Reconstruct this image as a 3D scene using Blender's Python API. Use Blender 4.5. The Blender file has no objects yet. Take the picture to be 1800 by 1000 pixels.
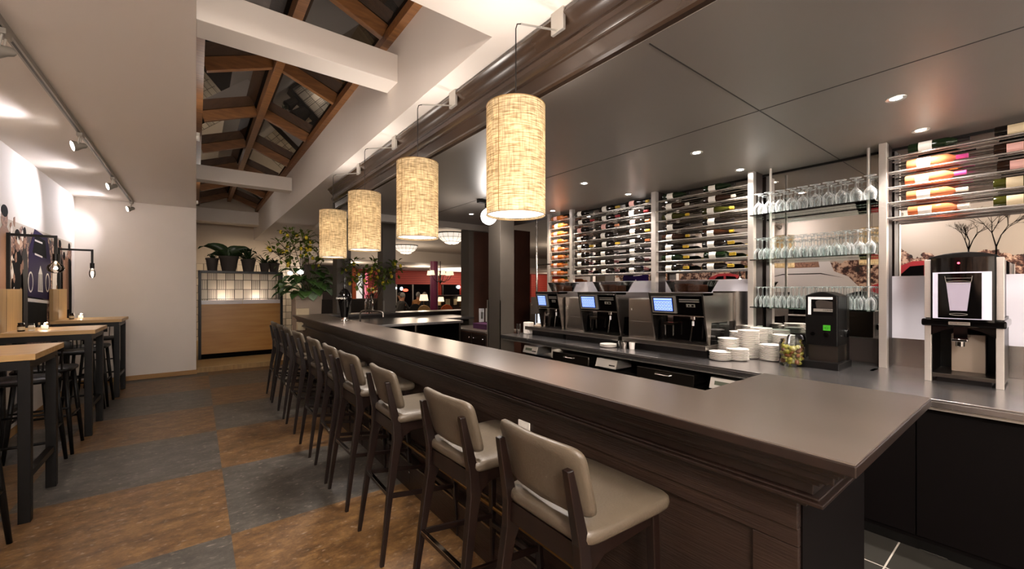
import bpy, bmesh, math, random
from math import sin, cos, pi, radians, sqrt, atan2
from mathutils import Vector, Matrix, Euler
random.seed(7)
COL = bpy.context.scene.collection
SC = bpy.context.scene

# ---------------------------------------------------------------- camera
cd = bpy.data.cameras.new('camera'); cam = bpy.data.objects.new('camera', cd); COL.objects.link(cam)
cd.sensor_width = 36.0; cd.lens = 14.52; cd.clip_start = 0.05; cd.clip_end = 200
cd.shift_y = 8.0/1800.0
cam.location = (0, 0, 1.5); cam.rotation_euler = (radians(90), 0, -radians(37.397))
SC.camera = cam
# ---------------------------------------------------------------- exposure, world
SC.view_settings.view_transform = 'Standard'; SC.view_settings.look = 'None'
SC.view_settings.gamma = 1.0; SC.view_settings.use_curve_mapping = False
SC.view_settings.exposure = 1.0
w = bpy.data.worlds.new('night'); SC.world = w; w.use_nodes = True
w.node_tree.nodes['Background'].inputs[0].default_value = (0.006, 0.007, 0.010, 1)
w.node_tree.nodes['Background'].inputs[1].default_value = 1.0

# ---------------------------------------------------------------- lamp helpers and powers
P_PENDANT, P_DOWN, P_RACK, P_TRACK, P_REST, P_FILL_DOWN, P_FILL_GLOBE = .62, 34, 56, 26, 10, 20, 17
WARM = (1.0, .80, .60); NEUT = (1.0, .90, .82); COOL = (.98, .93, 1.0)
def point_light(loc, power, color=NEUT, radius=.05):
    l = bpy.data.lights.new('bulb_or_fill_light', 'POINT'); l.energy = power; l.color = color; l.shadow_soft_size = radius
    o = bpy.data.objects.new('bulb_or_fill_light', l); COL.objects.link(o); o.location = loc; return o
def spot_light(loc, target, power, angle, blend=.5, color=NEUT, radius=.03):
    l = bpy.data.lights.new('spot_beam', 'SPOT'); l.energy = power; l.color = color; l.shadow_soft_size = radius
    l.spot_size = radians(angle); l.spot_blend = blend
    o = bpy.data.objects.new('spot_beam', l); COL.objects.link(o); o.location = loc
    d = Vector(target) - Vector(loc); o.rotation_euler = d.to_track_quat('-Z', 'Y').to_euler(); return o

# ---------------------------------------------------------------- materials
MATS = {}
def new_mat(name):
    m = bpy.data.materials.new(name); m.use_nodes = True; MATS[name] = m
    nt = m.node_tree; return m, nt, nt.nodes['Principled BSDF']
def setp(b, **k):
    for a, v in k.items():
        i = b.inputs[a.replace('_', ' ')] if a.replace('_', ' ') in b.inputs else b.inputs[a]
        i.default_value = v
def rgb(h):
    if isinstance(h, str):
        c = [int(h[i:i+2], 16)/255 for i in (0, 2, 4)]
        return tuple((x/12.92 if x <= .04045 else ((x+.055)/1.055)**2.4) for x in c) + (1,)
    return tuple(h) + ((1,) if len(h) == 3 else ())
def mat(name, color, rough=.5, metal=0, var=0, scale=8, stretch=(1,1,1), bump=0, bscale=40, color2=None, coat=0, spec=.5, **k):
    m, nt, b = new_mat(name)
    b.inputs['Base Color'].default_value = rgb(color); b.inputs['Roughness'].default_value = rough
    b.inputs['Metallic'].default_value = metal; b.inputs['Specular IOR Level'].default_value = spec
    b.inputs['Coat Weight'].default_value = coat
    for a, v in k.items(): b.inputs[a.replace('_', ' ')].default_value = v
    if var or color2 or bump:
        tc = nt.nodes.new('ShaderNodeTexCoord'); mp = nt.nodes.new('ShaderNodeMapping'); mp.inputs['Scale'].default_value = stretch
        nt.links.new(tc.outputs['Object'], mp.inputs[0])
    if var or color2:
        n = nt.nodes.new('ShaderNodeTexNoise'); n.inputs['Scale'].default_value = scale; n.inputs['Detail'].default_value = 6
        nt.links.new(mp.outputs[0], n.inputs['Vector'])
        r = nt.nodes.new('ShaderNodeValToRGB'); r.color_ramp.elements[0].position = .3; r.color_ramp.elements[1].position = .7
        c = rgb(color); c2 = rgb(color2) if color2 else tuple(min(1, x*(1+var)) for x in c[:3]) + (1,)
        r.color_ramp.elements[0].color = c if color2 else tuple(x*(1-var) for x in c[:3]) + (1,)
        r.color_ramp.elements[1].color = c2
        nt.links.new(n.outputs['Fac'], r.inputs[0]); nt.links.new(r.outputs[0], b.inputs['Base Color'])
    if bump:
        n2 = nt.nodes.new('ShaderNodeTexNoise'); n2.inputs['Scale'].default_value = bscale; n2.inputs['Detail'].default_value = 3
        nt.links.new(mp.outputs[0], n2.inputs['Vector'])
        bu = nt.nodes.new('ShaderNodeBump'); bu.inputs['Strength'].default_value = bump; bu.inputs['Distance'].default_value = .01
        nt.links.new(n2.outputs['Fac'], bu.inputs['Height']); nt.links.new(bu.outputs[0], b.inputs['Normal'])
    return m
def emis(name, color, strength):
    m, nt, b = new_mat(name); c = rgb(color)
    b.inputs['Base Color'].default_value = c; b.inputs['Emission Color'].default_value = c; b.inputs['Emission Strength'].default_value = strength
    return m
def glass(name, color=(1,1,1), ior=1.45, rough=0.0, thin=True):
    """thin clear glass: a fresnel mix of mirror and tinted transparency"""
    m, nt, b = new_mat(name); out = nt.nodes['Material Output']; nt.nodes.remove(b)
    t = nt.nodes.new('ShaderNodeBsdfTransparent'); t.inputs[0].default_value = rgb(color)
    g = nt.nodes.new('ShaderNodeBsdfGlossy'); g.inputs['Roughness'].default_value = rough; g.inputs[0].default_value = (1,1,1,1)
    f = nt.nodes.new('ShaderNodeFresnel'); f.inputs[0].default_value = ior
    mx = nt.nodes.new('ShaderNodeMixShader'); nt.links.new(f.outputs[0], mx.inputs[0]); nt.links.new(t.outputs[0], mx.inputs[1]); nt.links.new(g.outputs[0], mx.inputs[2])
    nt.links.new(mx.outputs[0], out.inputs[0]); return m

mat('white_plaster', 'ddd6cf', .75, var=.02, scale=2)
mat('ceiling_plaster', 'd8d0c8', .7)
mat('warm_plaster', 'cfc0ad', .8)
mat('bar_ceiling', '76706a', .40, var=.03, scale=1.5, spec=.45)
mat('seam_dark', '241f1c', .6)
mat('skylight_wood', '6b4424', .45, color2='8c5e33', scale=6, stretch=(1,6,6))
mat('cornice_wood', '35271d', .25, spec=.7)
mat('bar_wood', '1f140f', .42, color2='2c1e16', scale=10, stretch=(1,.15,3), bump=.35, bscale=60)
mat('bar_top', '564d46', .28, color2='615750', scale=3, stretch=(1,.25,1), spec=.55)
mat('dark_wood', '170e0a', .36, color2='20140e', scale=12, stretch=(2,2,.2))
mat('stool_wood', '100806', .33, color2='190d09', scale=14, stretch=(2,2,.2), spec=.4)
mat('black_wood', '060505', .42, color2='0b0907', scale=14, stretch=(2,2,.3), spec=.25)
mat('leather', '4b4236', .42, color2='564c3f', scale=5, bump=.12, bscale=120)
mat('oak_top', 'a8834f', .42, color2='bf9b66', scale=5, stretch=(.4,5,5))
mat('oak_panel', '8e6f44', .5, color2='a3834f', scale=5, stretch=(6,6,.4))
mat('gold_ply', 'a8742f', .35, color2='bb8a41', scale=3, stretch=(.5,3,5))
mat('black_metal', '090807', .35, spec=.3)
mat('post_steel', 'c9c4be', .32, .65, var=.03, scale=3, stretch=(1,1,40))
mat('rail_steel', 'c9c4be', .22, .75)
mat('milk_grey', 'a79fb2', .5)
mat('steel', '9c9690', .27, 1, var=.05, scale=3, stretch=(1,1,40))
mat('steel_top', 'a09c9c', .26, .95, var=.06, scale=5)
mat('chrome', 'c8c4c0', .08, 1)
mat('dark_steel', '5a544e', .3, 1)
mat('post_grey', '47413a', .5)
mat('post_light', '6b675e', .5)
mat('redbrown', '3a2219', .42, color2='472a1e', scale=3)
mat('black_gloss', '060505', .08, spec=.35)
mat('black_plastic', '070606', .32, spec=.25)
mat('dark_panel', '060303', .6, spec=.1)
mat('dark_brown', '241814', .5)
mat('white_panel', 'd6d4de', .5)
mat('porcelain', 'f0ebe4', .2, spec=.6)
mat('paper_white', 'e8e4dc', .6)
mat('white_gloss', 'e8e6ea', .2)
mat('purple_box', '4a2548', .5)
mat('silver_paint', 'b9b5ae', .3, .7)
mat('track_grey', '8d8880', .4, .3)
mat('pot_grey', '3e3733', .7)
mat('planter_beige', 'a09080', .6)
mat('soil', '1c130d', .9)
mat('leaf_dark', '1c2c14', .4, color2='2c4220', scale=10)
mat('leaf_green', '2e4d22', .38, color2='4a6e33', scale=8)
mat('leaf_pale', '7d9a7c', .45, color2='9db597', scale=8)
mat('leaf_lemon', '44551c', .45, color2='5f7326', scale=8)
mat('branch', '3a2c1a', .7)
mat('lemon', 'c8b428', .45)
mat('red_wall', '8a2a20', .6)
mat('red_blind', 'b04438', .65)
mat('purple_paint', '6a1f48', .4)
mat('curtain_red', '9a2a18', .8)
mat('night_window', '0a0a0c', .05, spec=.8)
mat('carpet', '2a1812', .8)
mat('skin', 'b07c60', .5)
mat('hair_grey', '8f8a84', .8)
mat('hair_dark', '2a2019', .8)
mat('cloth_grey', '33302d', .9)
mat('cloth_tan', '9a6a3c', .9)
mat('cloth_black', '0f0d0c', .9)
mat('chair_orange', 'c25a2a', .6)
mat('jar_dark', '2a1d14', .15)
mat('beans', '6b3a20', .5, color2='a06a48', scale=120)
mat('olive', '6b6a1c', .3, color2='98902c', scale=20)
mat('olive_brown', '5a3212', .3, color2='7b4a1c', scale=20)
mat('purple_car', '1c0b3a', .6, spec=.05)
mat('mural_white', 'd9d2ca', .6); mat('mural_dark', '070505', .8, spec=.05); mat('mural_brown', '5a3626', .7, color2='b08468', scale=30)
mat('mural_tan', '8a654c', .7); mat('mural_red', 'a82a30', .6); mat('mural_grey', '2a2624', .6, spec=.1)
mat('mural_town', '5a2f1e', .7, color2='d8b48c', scale=22, stretch=(1,1,1))
mat('brass', '8a6a3a', .3, 1)
mat('nosing', '9a8b78', .25, 1)
mat('green_label', '3aa21e', .4)
mat('lcd', '48503c', .3)
mat('baseboard_oak', '9a7340', .5)
mat('light_oak_floor', 'b89a66', .45, color2='c6aa78', scale=4, stretch=(.5,5,1))
emis('bulb_glow', (1,.85,.68), 5); emis('spot_glow', (1,.93,.88), 30)
emis('diffuser_glow', (1,.93,.85), 2.0); emis('bowl_glow', (1,.90,.78), .42)
emis('globe_glow', (1,.95,.92), 6.0); emis('candle_glow', (1,.72,.42), 12)
emis('filament', (1,.86,.7), 60); emis('table_lamp_glow', (1,.80,.55), .55)
emis('screen_blue', (.10,.22,.85), .42); emis('screen_pale', (.42,.6,1.0), .42); emis('screen_ink', (.03,.05,.35), .1)
emis('picture_white', (.55,.52,.62), .2); emis('red_led', (1,.05,.08), 4)
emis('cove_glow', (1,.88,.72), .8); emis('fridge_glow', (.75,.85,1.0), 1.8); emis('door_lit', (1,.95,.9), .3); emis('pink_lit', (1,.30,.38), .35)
emis('street_lamp_glow', (.9,.95,1), 3); emis('red_sign', (1,.08,.04), 2)
glass('clear_glass', (.97,.98,.98), 1.45); glass('shelf_glass', (.80,.92,.88), 1.5); glass('bulb_glass', (.96,.95,.93), 1.5)
glass('smoked', (.35,.32,.30), 1.5)
m, nt, b = new_mat('stem_glass'); out = nt.nodes['Material Output']
b.inputs['Base Color'].default_value = (.9,.92,.93,1); b.inputs['Roughness'].default_value = .03; b.inputs['IOR'].default_value = 1.7
t_ = nt.nodes.new('ShaderNodeBsdfTransparent'); t_.inputs[0].default_value = (.93,.95,.95,1); f_ = nt.nodes.new('ShaderNodeLayerWeight'); f_.inputs[0].default_value = .35
x_ = nt.nodes.new('ShaderNodeMixShader'); nt.links.new(f_.outputs['Facing'], x_.inputs[0]); nt.links.new(t_.outputs[0], x_.inputs[1]); nt.links.new(b.outputs[0], x_.inputs[2]); nt.links.new(x_.outputs[0], out.inputs[0])
m, nt, b = new_mat('mirror'); setp(b, Metallic=1.0, Roughness=.01); b.inputs['Base Color'].default_value = (.62,.60,.58,1)
m, nt, b = new_mat('skylight_glass'); b.inputs['Base Color'].default_value = (.02,.018,.016,1); b.inputs['Roughness'].default_value = .015; b.inputs['IOR'].default_value = 2.6
# wine bottle glasses
def bottle_mat(name, c, tr):
    m, nt, b = new_mat(name); b.inputs['Base Color'].default_value = rgb(c); b.inputs['Roughness'].default_value = .06
    b.inputs['Specular IOR Level'].default_value = .7
    if tr:
        out = nt.nodes['Material Output']; t = nt.nodes.new('ShaderNodeBsdfTransparent'); t.inputs[0].default_value = rgb(c)
        mx = nt.nodes.new('ShaderNodeMixShader'); mx.inputs[0].default_value = tr
        nt.links.new(b.outputs[0], mx.inputs[1]); nt.links.new(t.outputs[0], mx.inputs[2]); nt.links.new(mx.outputs[0], out.inputs[0])
bottle_mat('glass_red', '0c0806', 0); bottle_mat('glass_green', '12240f', .25); bottle_mat('glass_olive', '3a3a12', .3)
bottle_mat('glass_rose', 'dc8c5c', .45); bottle_mat('glass_amber', 'b4642a', .3); bottle_mat('glass_brown', '2a160c', .1)
for n, c in dict(cap_gold='b89a2c', cap_red='8c1820', cap_black='100c0c', cap_pink='d24a94', cap_white='d8d4c8', cap_copper='a5623a', cap_wine='4a1618').items(): mat(n, c, .3, spec=.6)
mat('label_white', 'dedad2', .6); mat('label_cream', 'c9b999', .6); mat('label_pink', 'd8a8a0', .6)

# linen shade
m, nt, b = new_mat('linen'); out = nt.nodes['Material Output']
tc = nt.nodes.new('ShaderNodeTexCoord'); cr = nt.nodes.new('ShaderNodeVectorMath'); cr.operation = 'MULTIPLY'
mixc = nt.nodes.new('ShaderNodeMixRGB'); mixc.blend_type = 'MULTIPLY'; mixc.inputs[0].default_value = 1
for sc_, key in (((16,16,210), 0), ((120,120,14), 1)):
    mp = nt.nodes.new('ShaderNodeMapping'); mp.inputs['Scale'].default_value = sc_
    n = nt.nodes.new('ShaderNodeTexNoise'); n.inputs['Scale'].default_value = 1.0; n.inputs['Detail'].default_value = 3
    r = nt.nodes.new('ShaderNodeValToRGB'); r.color_ramp.elements[0].position = .36; r.color_ramp.elements[0].color = ((.42,.33,.21,1), (.62,.55,.43,1))[key]; r.color_ramp.elements[1].position = .6; r.color_ramp.elements[1].color = (.97,.88,.70,1)
    nt.links.new(tc.outputs['Object'], mp.inputs[0]); nt.links.new(mp.outputs[0], n.inputs['Vector']); nt.links.new(n.outputs['Fac'], r.inputs[0])
    nt.links.new(r.outputs[0], mixc.inputs[1+key])
nt.links.new(mixc.outputs[0], b.inputs['Base Color']); b.inputs['Roughness'].default_value = .9
tr = nt.nodes.new('ShaderNodeBsdfTranslucent'); nt.links.new(mixc.outputs[0], tr.inputs[0])
mx = nt.nodes.new('ShaderNodeMixShader'); mx.inputs[0].default_value = .45
nt.links.new(b.outputs[0], mx.inputs[1]); nt.links.new(tr.outputs[0], mx.inputs[2]); nt.links.new(mx.outputs[0], out.inputs[0])

# floor: big linoleum checker in rust brown and slate grey
def checker_floor():
    m, nt, b = new_mat('aisle_floor'); N = nt.nodes.new; L = nt.links.new
    tc = N('ShaderNodeTexCoord')
    mp = N('ShaderNodeMapping'); mp.inputs['Location'].default_value = (-.17/1.17, -3.05/1.17, .1); mp.inputs['Scale'].default_value = (1/1.17, 1/1.17, 1)
    L(tc.outputs['Object'], mp.inputs[0])
    ck = N('ShaderNodeTexChecker'); ck.inputs['Scale'].default_value = 1; L(mp.outputs[0], ck.inputs['Vector'])
    def pat(ca, cb, cc, off):
        m2 = N('ShaderNodeMapping'); m2.inputs['Location'].default_value = (off, off, 0); m2.inputs['Scale'].default_value = (1, 1.6, 1); L(tc.outputs['Object'], m2.inputs[0])
        n = N('ShaderNodeTexNoise'); n.inputs['Scale'].default_value = 5; n.inputs['Detail'].default_value = 12; n.inputs['Roughness'].default_value = .82; L(m2.outputs[0], n.inputs['Vector'])
        r = N('ShaderNodeValToRGB'); e = r.color_ramp.elements; e[0].position = .33; e[0].color = rgb(ca); e[1].position = .68; e[1].color = rgb(cc)
        x = e.new(.5); x.color = rgb(cb); L(n.outputs['Fac'], r.inputs[0])
        n3 = N('ShaderNodeTexNoise'); n3.inputs['Scale'].default_value = 22; n3.inputs['Detail'].default_value = 6; L(m2.outputs[0], n3.inputs['Vector'])
        r3 = N('ShaderNodeValToRGB'); r3.color_ramp.elements[0].position = .60; r3.color_ramp.elements[0].color = (0,0,0,1); r3.color_ramp.elements[1].position = .74; r3.color_ramp.elements[1].color = (.45,.45,.45,1); L(n3.outputs['Fac'], r3.inputs[0])
        mx = N('ShaderNodeMixRGB'); mx.inputs[2].default_value = rgb('c0b4a4'); L(r3.outputs[0], mx.inputs[0]); L(r.outputs[0], mx.inputs[1]); return mx
    a = pat('39291a', '6a4d2e', '967548', 3); c = pat('35322e', '4f4b45', '6d675f', 9)
    mx = N('ShaderNodeMixRGB'); L(ck.outputs['Fac'], mx.inputs[0]); L(a.outputs[0], mx.inputs[2]); L(c.outputs[0], mx.inputs[1])
    L(mx.outputs[0], b.inputs['Base Color']); b.inputs['Roughness'].default_value = .42
    n = N('ShaderNodeTexNoise'); n.inputs['Scale'].default_value = 30; L(tc.outputs['Object'], n.inputs['Vector'])
    bu = N('ShaderNodeBump'); bu.inputs['Strength'].default_value = .08; L(n.outputs['Fac'], bu.inputs['Height']); L(bu.outputs[0], b.inputs['Normal'])
checker_floor()
def tile_floor():
    m, nt, b = new_mat('bar_tile'); N = nt.nodes.new; L = nt.links.new
    tc = N('ShaderNodeTexCoord'); mp = N('ShaderNodeMapping'); mp.inputs['Location'].default_value = (0.05, .05, 0); L(tc.outputs['Object'], mp.inputs[0])
    br = N('ShaderNodeTexBrick'); br.offset = 0; br.inputs['Scale'].default_value = 1; br.inputs['Brick Width'].default_value = .6; br.inputs['Row Height'].default_value = .6
    br.inputs['Mortar Size'].default_value = .004; br.inputs['Color1'].default_value = rgb('36342f'); br.inputs['Color2'].default_value = rgb('3c3a36'); br.inputs['Mortar'].default_value = rgb('cfc8bc')
    L(mp.outputs[0], br.inputs['Vector']); L(br.outputs['Color'], b.inputs['Base Color']); b.inputs['Roughness'].default_value = .4
tile_floor()
def blinds():
    m, nt, b = new_mat('red_slats'); N = nt.nodes.new; L = nt.links.new
    tc = N('ShaderNodeTexCoord'); wv = N('ShaderNodeTexWave'); wv.bands_direction = 'Z'; wv.inputs['Scale'].default_value = 3.2; L(tc.outputs['Object'], wv.inputs['Vector'])
    r = N('ShaderNodeValToRGB'); r.color_ramp.elements[0].color = rgb('7a221c'); r.color_ramp.elements[1].color = rgb('b8463a'); L(wv.outputs['Fac'], r.inputs[0]); L(r.outputs[0], b.inputs['Base Color']); b.inputs['Roughness'].default_value = .6
blinds()
def mural_base():
    m, nt, b = new_mat('mural_photo'); N = nt.nodes.new; L = nt.links.new
    tc = N('ShaderNodeTexCoord'); sp = N('ShaderNodeSeparateXYZ'); L(tc.outputs['Object'], sp.inputs[0])
    n = N('ShaderNodeTexNoise'); n.inputs['Scale'].default_value = 9; n.inputs['Detail'].default_value = 9; n.inputs['Roughness'].default_value = .7
    L(tc.outputs['Object'], n.inputs['Vector'])
    r = N('ShaderNodeValToRGB'); e = r.color_ramp.elements; e[0].position = .42; e[0].color = rgb('1c110d'); e[1].position = .58; e[1].color = rgb('d2b096'); x = e.new(.50); x.color = rgb('5c3324'); L(n.outputs['Fac'], r.inputs[0])
    # a ragged skyline: town below, pale sky above
    n2 = N('ShaderNodeTexNoise'); n2.inputs['Scale'].default_value = 2.2; n2.inputs['Detail'].default_value = 6; L(tc.outputs['Object'], n2.inputs['Vector'])
    ma = N('ShaderNodeMath'); ma.operation = 'MULTIPLY_ADD'; ma.inputs[1].default_value = .9; ma.inputs[2].default_value = -.45; L(n2.outputs['Fac'], ma.inputs[0])
    ad = N('ShaderNodeMath'); L(sp.outputs['Z'], ad.inputs[0]); L(ma.outputs[0], ad.inputs[1])
    gt = N('ShaderNodeMath'); gt.operation = 'GREATER_THAN'; gt.inputs[1].default_value = 2.12; L(ad.outputs[0], gt.inputs[0])
    mx = N('ShaderNodeMixRGB'); mx.inputs[2].default_value = rgb('b3a797'); L(gt.outputs[0], mx.inputs[0]); L(r.outputs[0], mx.inputs[1])
    L(mx.outputs[0], b.inputs['Base Color']); b.inputs['Roughness'].default_value = .65
mural_base()
def wallpaper():
    m, nt, b = new_mat('shelf_wallpaper'); N = nt.nodes.new; L = nt.links.new
    tc = N('ShaderNodeTexCoord'); sp = N('ShaderNodeSeparateXYZ'); L(tc.outputs['Object'], sp.inputs[0]); cb = N('ShaderNodeCombineXYZ'); L(sp.outputs['X'], cb.inputs[0]); L(sp.outputs['Z'], cb.inputs[1])
    def brick(wd, h, ms):
        br = N('ShaderNodeTexBrick'); br.offset = 0; br.inputs['Scale'].default_value = 1; br.inputs['Brick Width'].default_value = wd; br.inputs['Row Height'].default_value = h; br.inputs['Mortar Size'].default_value = ms
        br.inputs['Color1'].default_value = (1,1,1,1); br.inputs['Color2'].default_value = (.8,.8,.8,1); br.inputs['Mortar'].default_value = (.08,.06,.05,1); L(cb.outputs[0], br.inputs['Vector']); return br
    a = brick(.155, .20, .006); c = brick(.036, .20, .003); ck = N('ShaderNodeTexChecker'); ck.inputs['Scale'].default_value = 1
    mp = N('ShaderNodeMapping'); mp.inputs['Scale'].default_value = (1/.155, 1/.20, 1); L(cb.outputs[0], mp.inputs[0]); L(mp.outputs[0], ck.inputs['Vector'])
    mx = N('ShaderNodeMixRGB'); L(ck.outputs['Fac'], mx.inputs[0]); mx.inputs[1].default_value = (1,1,1,1); L(c.outputs['Color'], mx.inputs[2])
    mm = N('ShaderNodeMixRGB'); mm.blend_type = 'MULTIPLY'; mm.inputs[0].default_value = 1; L(a.outputs['Color'], mm.inputs[1]); L(mx.outputs[0], mm.inputs[2])
    tn = N('ShaderNodeMixRGB'); tn.blend_type = 'MULTIPLY'; tn.inputs[0].default_value = 1; tn.inputs[2].default_value = rgb('e2d4bd'); L(mm.outputs[0], tn.inputs[1]); L(tn.outputs[0], b.inputs['Base Color']); b.inputs['Roughness'].default_value = .7
wallpaper()

# ---------------------------------------------------------------- mesh building
class MB:
    def __init__(s): s.v = []; s.f = []; s.mi = []; s.M = Matrix.Identity(4); s.cur = 0; s.mats = []
    def use(s, name):
        if name not in s.mats: s.mats.append(name)
        s.cur = s.mats.index(name); return s
    def add(s, vs, fs):
        o = len(s.v); s.v += [tuple(s.M @ Vector(p)) for p in vs]
        s.f += [tuple(i+o for i in f) for f in fs]; s.mi += [s.cur]*len(fs); return s
    def box(s, x0, y0, z0, x1, y1, z1):
        return s.add([(x,y,z) for z in (z0,z1) for y in (y0,y1) for x in (x0,x1)], [(0,2,3,1),(4,5,7,6),(0,1,5,4),(2,6,7,3),(0,4,6,2),(1,3,7,5)])
    def bar(s, a, b, wx, wz, up=(0,0,1)):
        a = Vector(a); b = Vector(b); d = (b-a).normalized(); u = Vector(up)
        if abs(d.dot(u)) > .95: u = Vector((1,0,0))
        r = d.cross(u).normalized(); u = r.cross(d)
        vs = [tuple(p + r*sx*wx/2 + u*sz*wz/2) for p in (a, b) for sx, sz in ((-1,-1),(1,-1),(1,1),(-1,1))]
        return s.add(vs, [(0,1,2,3),(7,6,5,4),(0,4,5,1),(1,5,6,2),(2,6,7,3),(3,7,4,0)])
    def prism(s, prof, axis, a0, a1):
        n = len(prof); vs = []
        for a in (a0, a1):
            for p, q in prof:
                vs.append({'x': (a,p,q), 'y': (p,a,q), 'z': (p,q,a)}[axis])
        return s.add(vs, [tuple(range(n)), tuple(range(2*n-1, n-1, -1))] + [(i, i+n, (i+1)%n+n, (i+1)%n) for i in range(n)])
    def tube(s, pts, r, n=8, cap=True):
        pts = [Vector(p) for p in pts]; rs = r if isinstance(r, (list, tuple)) else [r]*len(pts); vs = []; fs = []
        t0 = (pts[1]-pts[0]).normalized(); u = Vector((0,0,1)) if abs(t0.z) < .9 else Vector((1,0,0)); u = (u - t0*u.dot(t0)).normalized()
        for i, p in enumerate(pts):
            t = (pts[min(i+1, len(pts)-1)] - pts[max(i-1, 0)]).normalized(); u = (u - t*u.dot(t)).normalized(); w_ = t.cross(u)
            for k in range(n): a = 2*pi*k/n; vs.append(tuple(p + (u*cos(a) + w_*sin(a))*rs[i]))
        for i in range(len(pts)-1):
            for k in range(n): fs.append((i*n+k, i*n+(k+1)%n, (i+1)*n+(k+1)%n, (i+1)*n+k))
        if cap: fs.append(tuple(range(n-1, -1, -1))); fs.append(tuple((len(pts)-1)*n+k for k in range(n)))
        return s.add(vs, fs)
    def lathe(s, prof, c=(0,0,0), n=24, cap0=False, cap1=False):
        vs = []; fs = []; m = len(prof)
        for r, z in prof:
            for k in range(n): a = 2*pi*k/n; vs.append((c[0]+r*cos(a), c[1]+r*sin(a), c[2]+z))
        for i in range(m-1):
            for k in range(n): fs.append((i*n+k, i*n+(k+1)%n, (i+1)*n+(k+1)%n, (i+1)*n+k))
        if cap0: fs.append(tuple(range(n-1, -1, -1)))
        if cap1: fs.append(tuple((m-1)*n+k for k in range(n)))
        return s.add(vs, fs)
    def cyl(s, c, r, z0, z1, n=20): return s.lathe([(r,z0),(r,z1)], c, n, True, True)
    def sphere(s, c, r, n=14, m=8, sz=1, sx=1, sy=1):
        vs = []; fs = []
        for i in range(m+1):
            ph = pi*i/m
            for k in range(n): a = 2*pi*k/n; vs.append((c[0]+r*sx*sin(ph)*cos(a), c[1]+r*sy*sin(ph)*sin(a), c[2]-r*sz*cos(ph)))
        for i in range(m):
            for k in range(n): fs.append((i*n+k, i*n+(k+1)%n, (i+1)*n+(k+1)%n, (i+1)*n+k))
        return s.add(vs, fs)
    def grid(s, fn, nu, nv):
        vs = [tuple(fn(i/nu, j/nv)) for j in range(nv+1) for i in range(nu+1)]
        return s.add(vs, [(j*(nu+1)+i, j*(nu+1)+i+1, (j+1)*(nu+1)+i+1, (j+1)*(nu+1)+i) for j in range(nv) for i in range(nu)])
    def poly(s, pts): return s.add(pts, [tuple(range(len(pts)))])
    def build(s, name, material=None, parent=None, smooth=False, bevel=0, loc=None, seg=2, sub=0, solid=0, autosm=True):
        me = bpy.data.meshes.new(name); me.from_pydata(s.v, [], s.f)
        if material and not s.mats: me.materials.append(MATS[material])
        for n in s.mats: me.materials.append(MATS[n])
        if len(s.mats) > 1: me.polygons.foreach_set('material_index', s.mi)
        bm = bmesh.new(); bm.from_mesh(me); bmesh.ops.remove_doubles(bm, verts=bm.verts, dist=1e-6) if smooth else None
        bmesh.ops.recalc_face_normals(bm, faces=bm.faces); bm.to_mesh(me); bm.free()
        if smooth:
            me.polygons.foreach_set('use_smooth', [True]*len(me.polygons))
            if smooth != 'all': me.set_sharp_from_angle(angle=radians(38))
        me.update(); o = bpy.data.objects.new(name, me); COL.objects.link(o)
        if loc: o.location = loc
        if parent: o.parent = parent
        if solid: q = o.modifiers.new('s', 'SOLIDIFY'); q.thickness = solid
        if bevel: q = o.modifiers.new('b', 'BEVEL'); q.width = bevel; q.segments = seg; q.limit_method = 'ANGLE'; q.angle_limit = radians(40)
        if sub: q = o.modifiers.new('u', 'SUBSURF'); q.levels = sub; q.render_levels = sub
        return o
def B(*a): return MB().box(*a)
def tag(o, label, cat, group=None, kind=None):
    if label: o['label'] = label
    if cat: o['category'] = cat
    if group: o['group'] = group
    if kind: o['kind'] = kind
    return o
def thing(name, label, cat, loc=(0,0,0), rz=0, group=None):
    o = bpy.data.objects.new(name, None); COL.objects.link(o); o.location = loc; o.rotation_euler = (0,0,rz); o.empty_display_size = .1
    return tag(o, label, cat, group)
def struct(name, mb, material=None, **k): o = mb.build(name, material, **k); o['kind'] = 'structure'; return o
def dup(o, parent=None):
    kids = [c for c in o.children]
    c = o.copy(); COL.objects.link(c)
    if parent is not None: c.parent = parent
    for k in kids: dup(k, c)
    return c
def place(o, loc, rz=None, label=None, group=None):
    o.location = loc
    if rz is not None: o.rotation_euler = (o.rotation_euler[0], o.rotation_euler[1], rz)
    if label: o['label'] = label
    if group: o['group'] = group
    return o
ORD = ['topmost', 'second', 'third', 'fourth', 'fifth', 'sixth', 'seventh', 'eighth', 'ninth', 'tenth', 'eleventh', 'twelfth', 'thirteenth', 'fourteenth', 'fifteenth', 'sixteenth', 'seventeenth', 'eighteenth', 'nineteenth', 'twentieth', 'twenty-first', 'twenty-second', 'twenty-third', 'twenty-fourth', 'twenty-fifth']
def text(parent, s, size, loc, rot, material, name='lettering', depth=.0006):
    cu = bpy.data.curves.new(name, 'FONT'); cu.body = s; cu.size = size; cu.extrude = depth; cu.align_x = 'CENTER'; cu.align_y = 'CENTER'
    t = bpy.data.objects.new(name, cu); COL.objects.link(t)
    dg = bpy.context.evaluated_depsgraph_get(); me = bpy.data.meshes.new_from_object(t.evaluated_get(dg)); COL.objects.unlink(t); bpy.data.objects.remove(t)
    me.materials.clear(); me.materials.append(MATS[material]); o = bpy.data.objects.new(name, me); COL.objects.link(o); o.parent = parent; o.location = loc; o.rotation_euler = rot; return o

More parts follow.
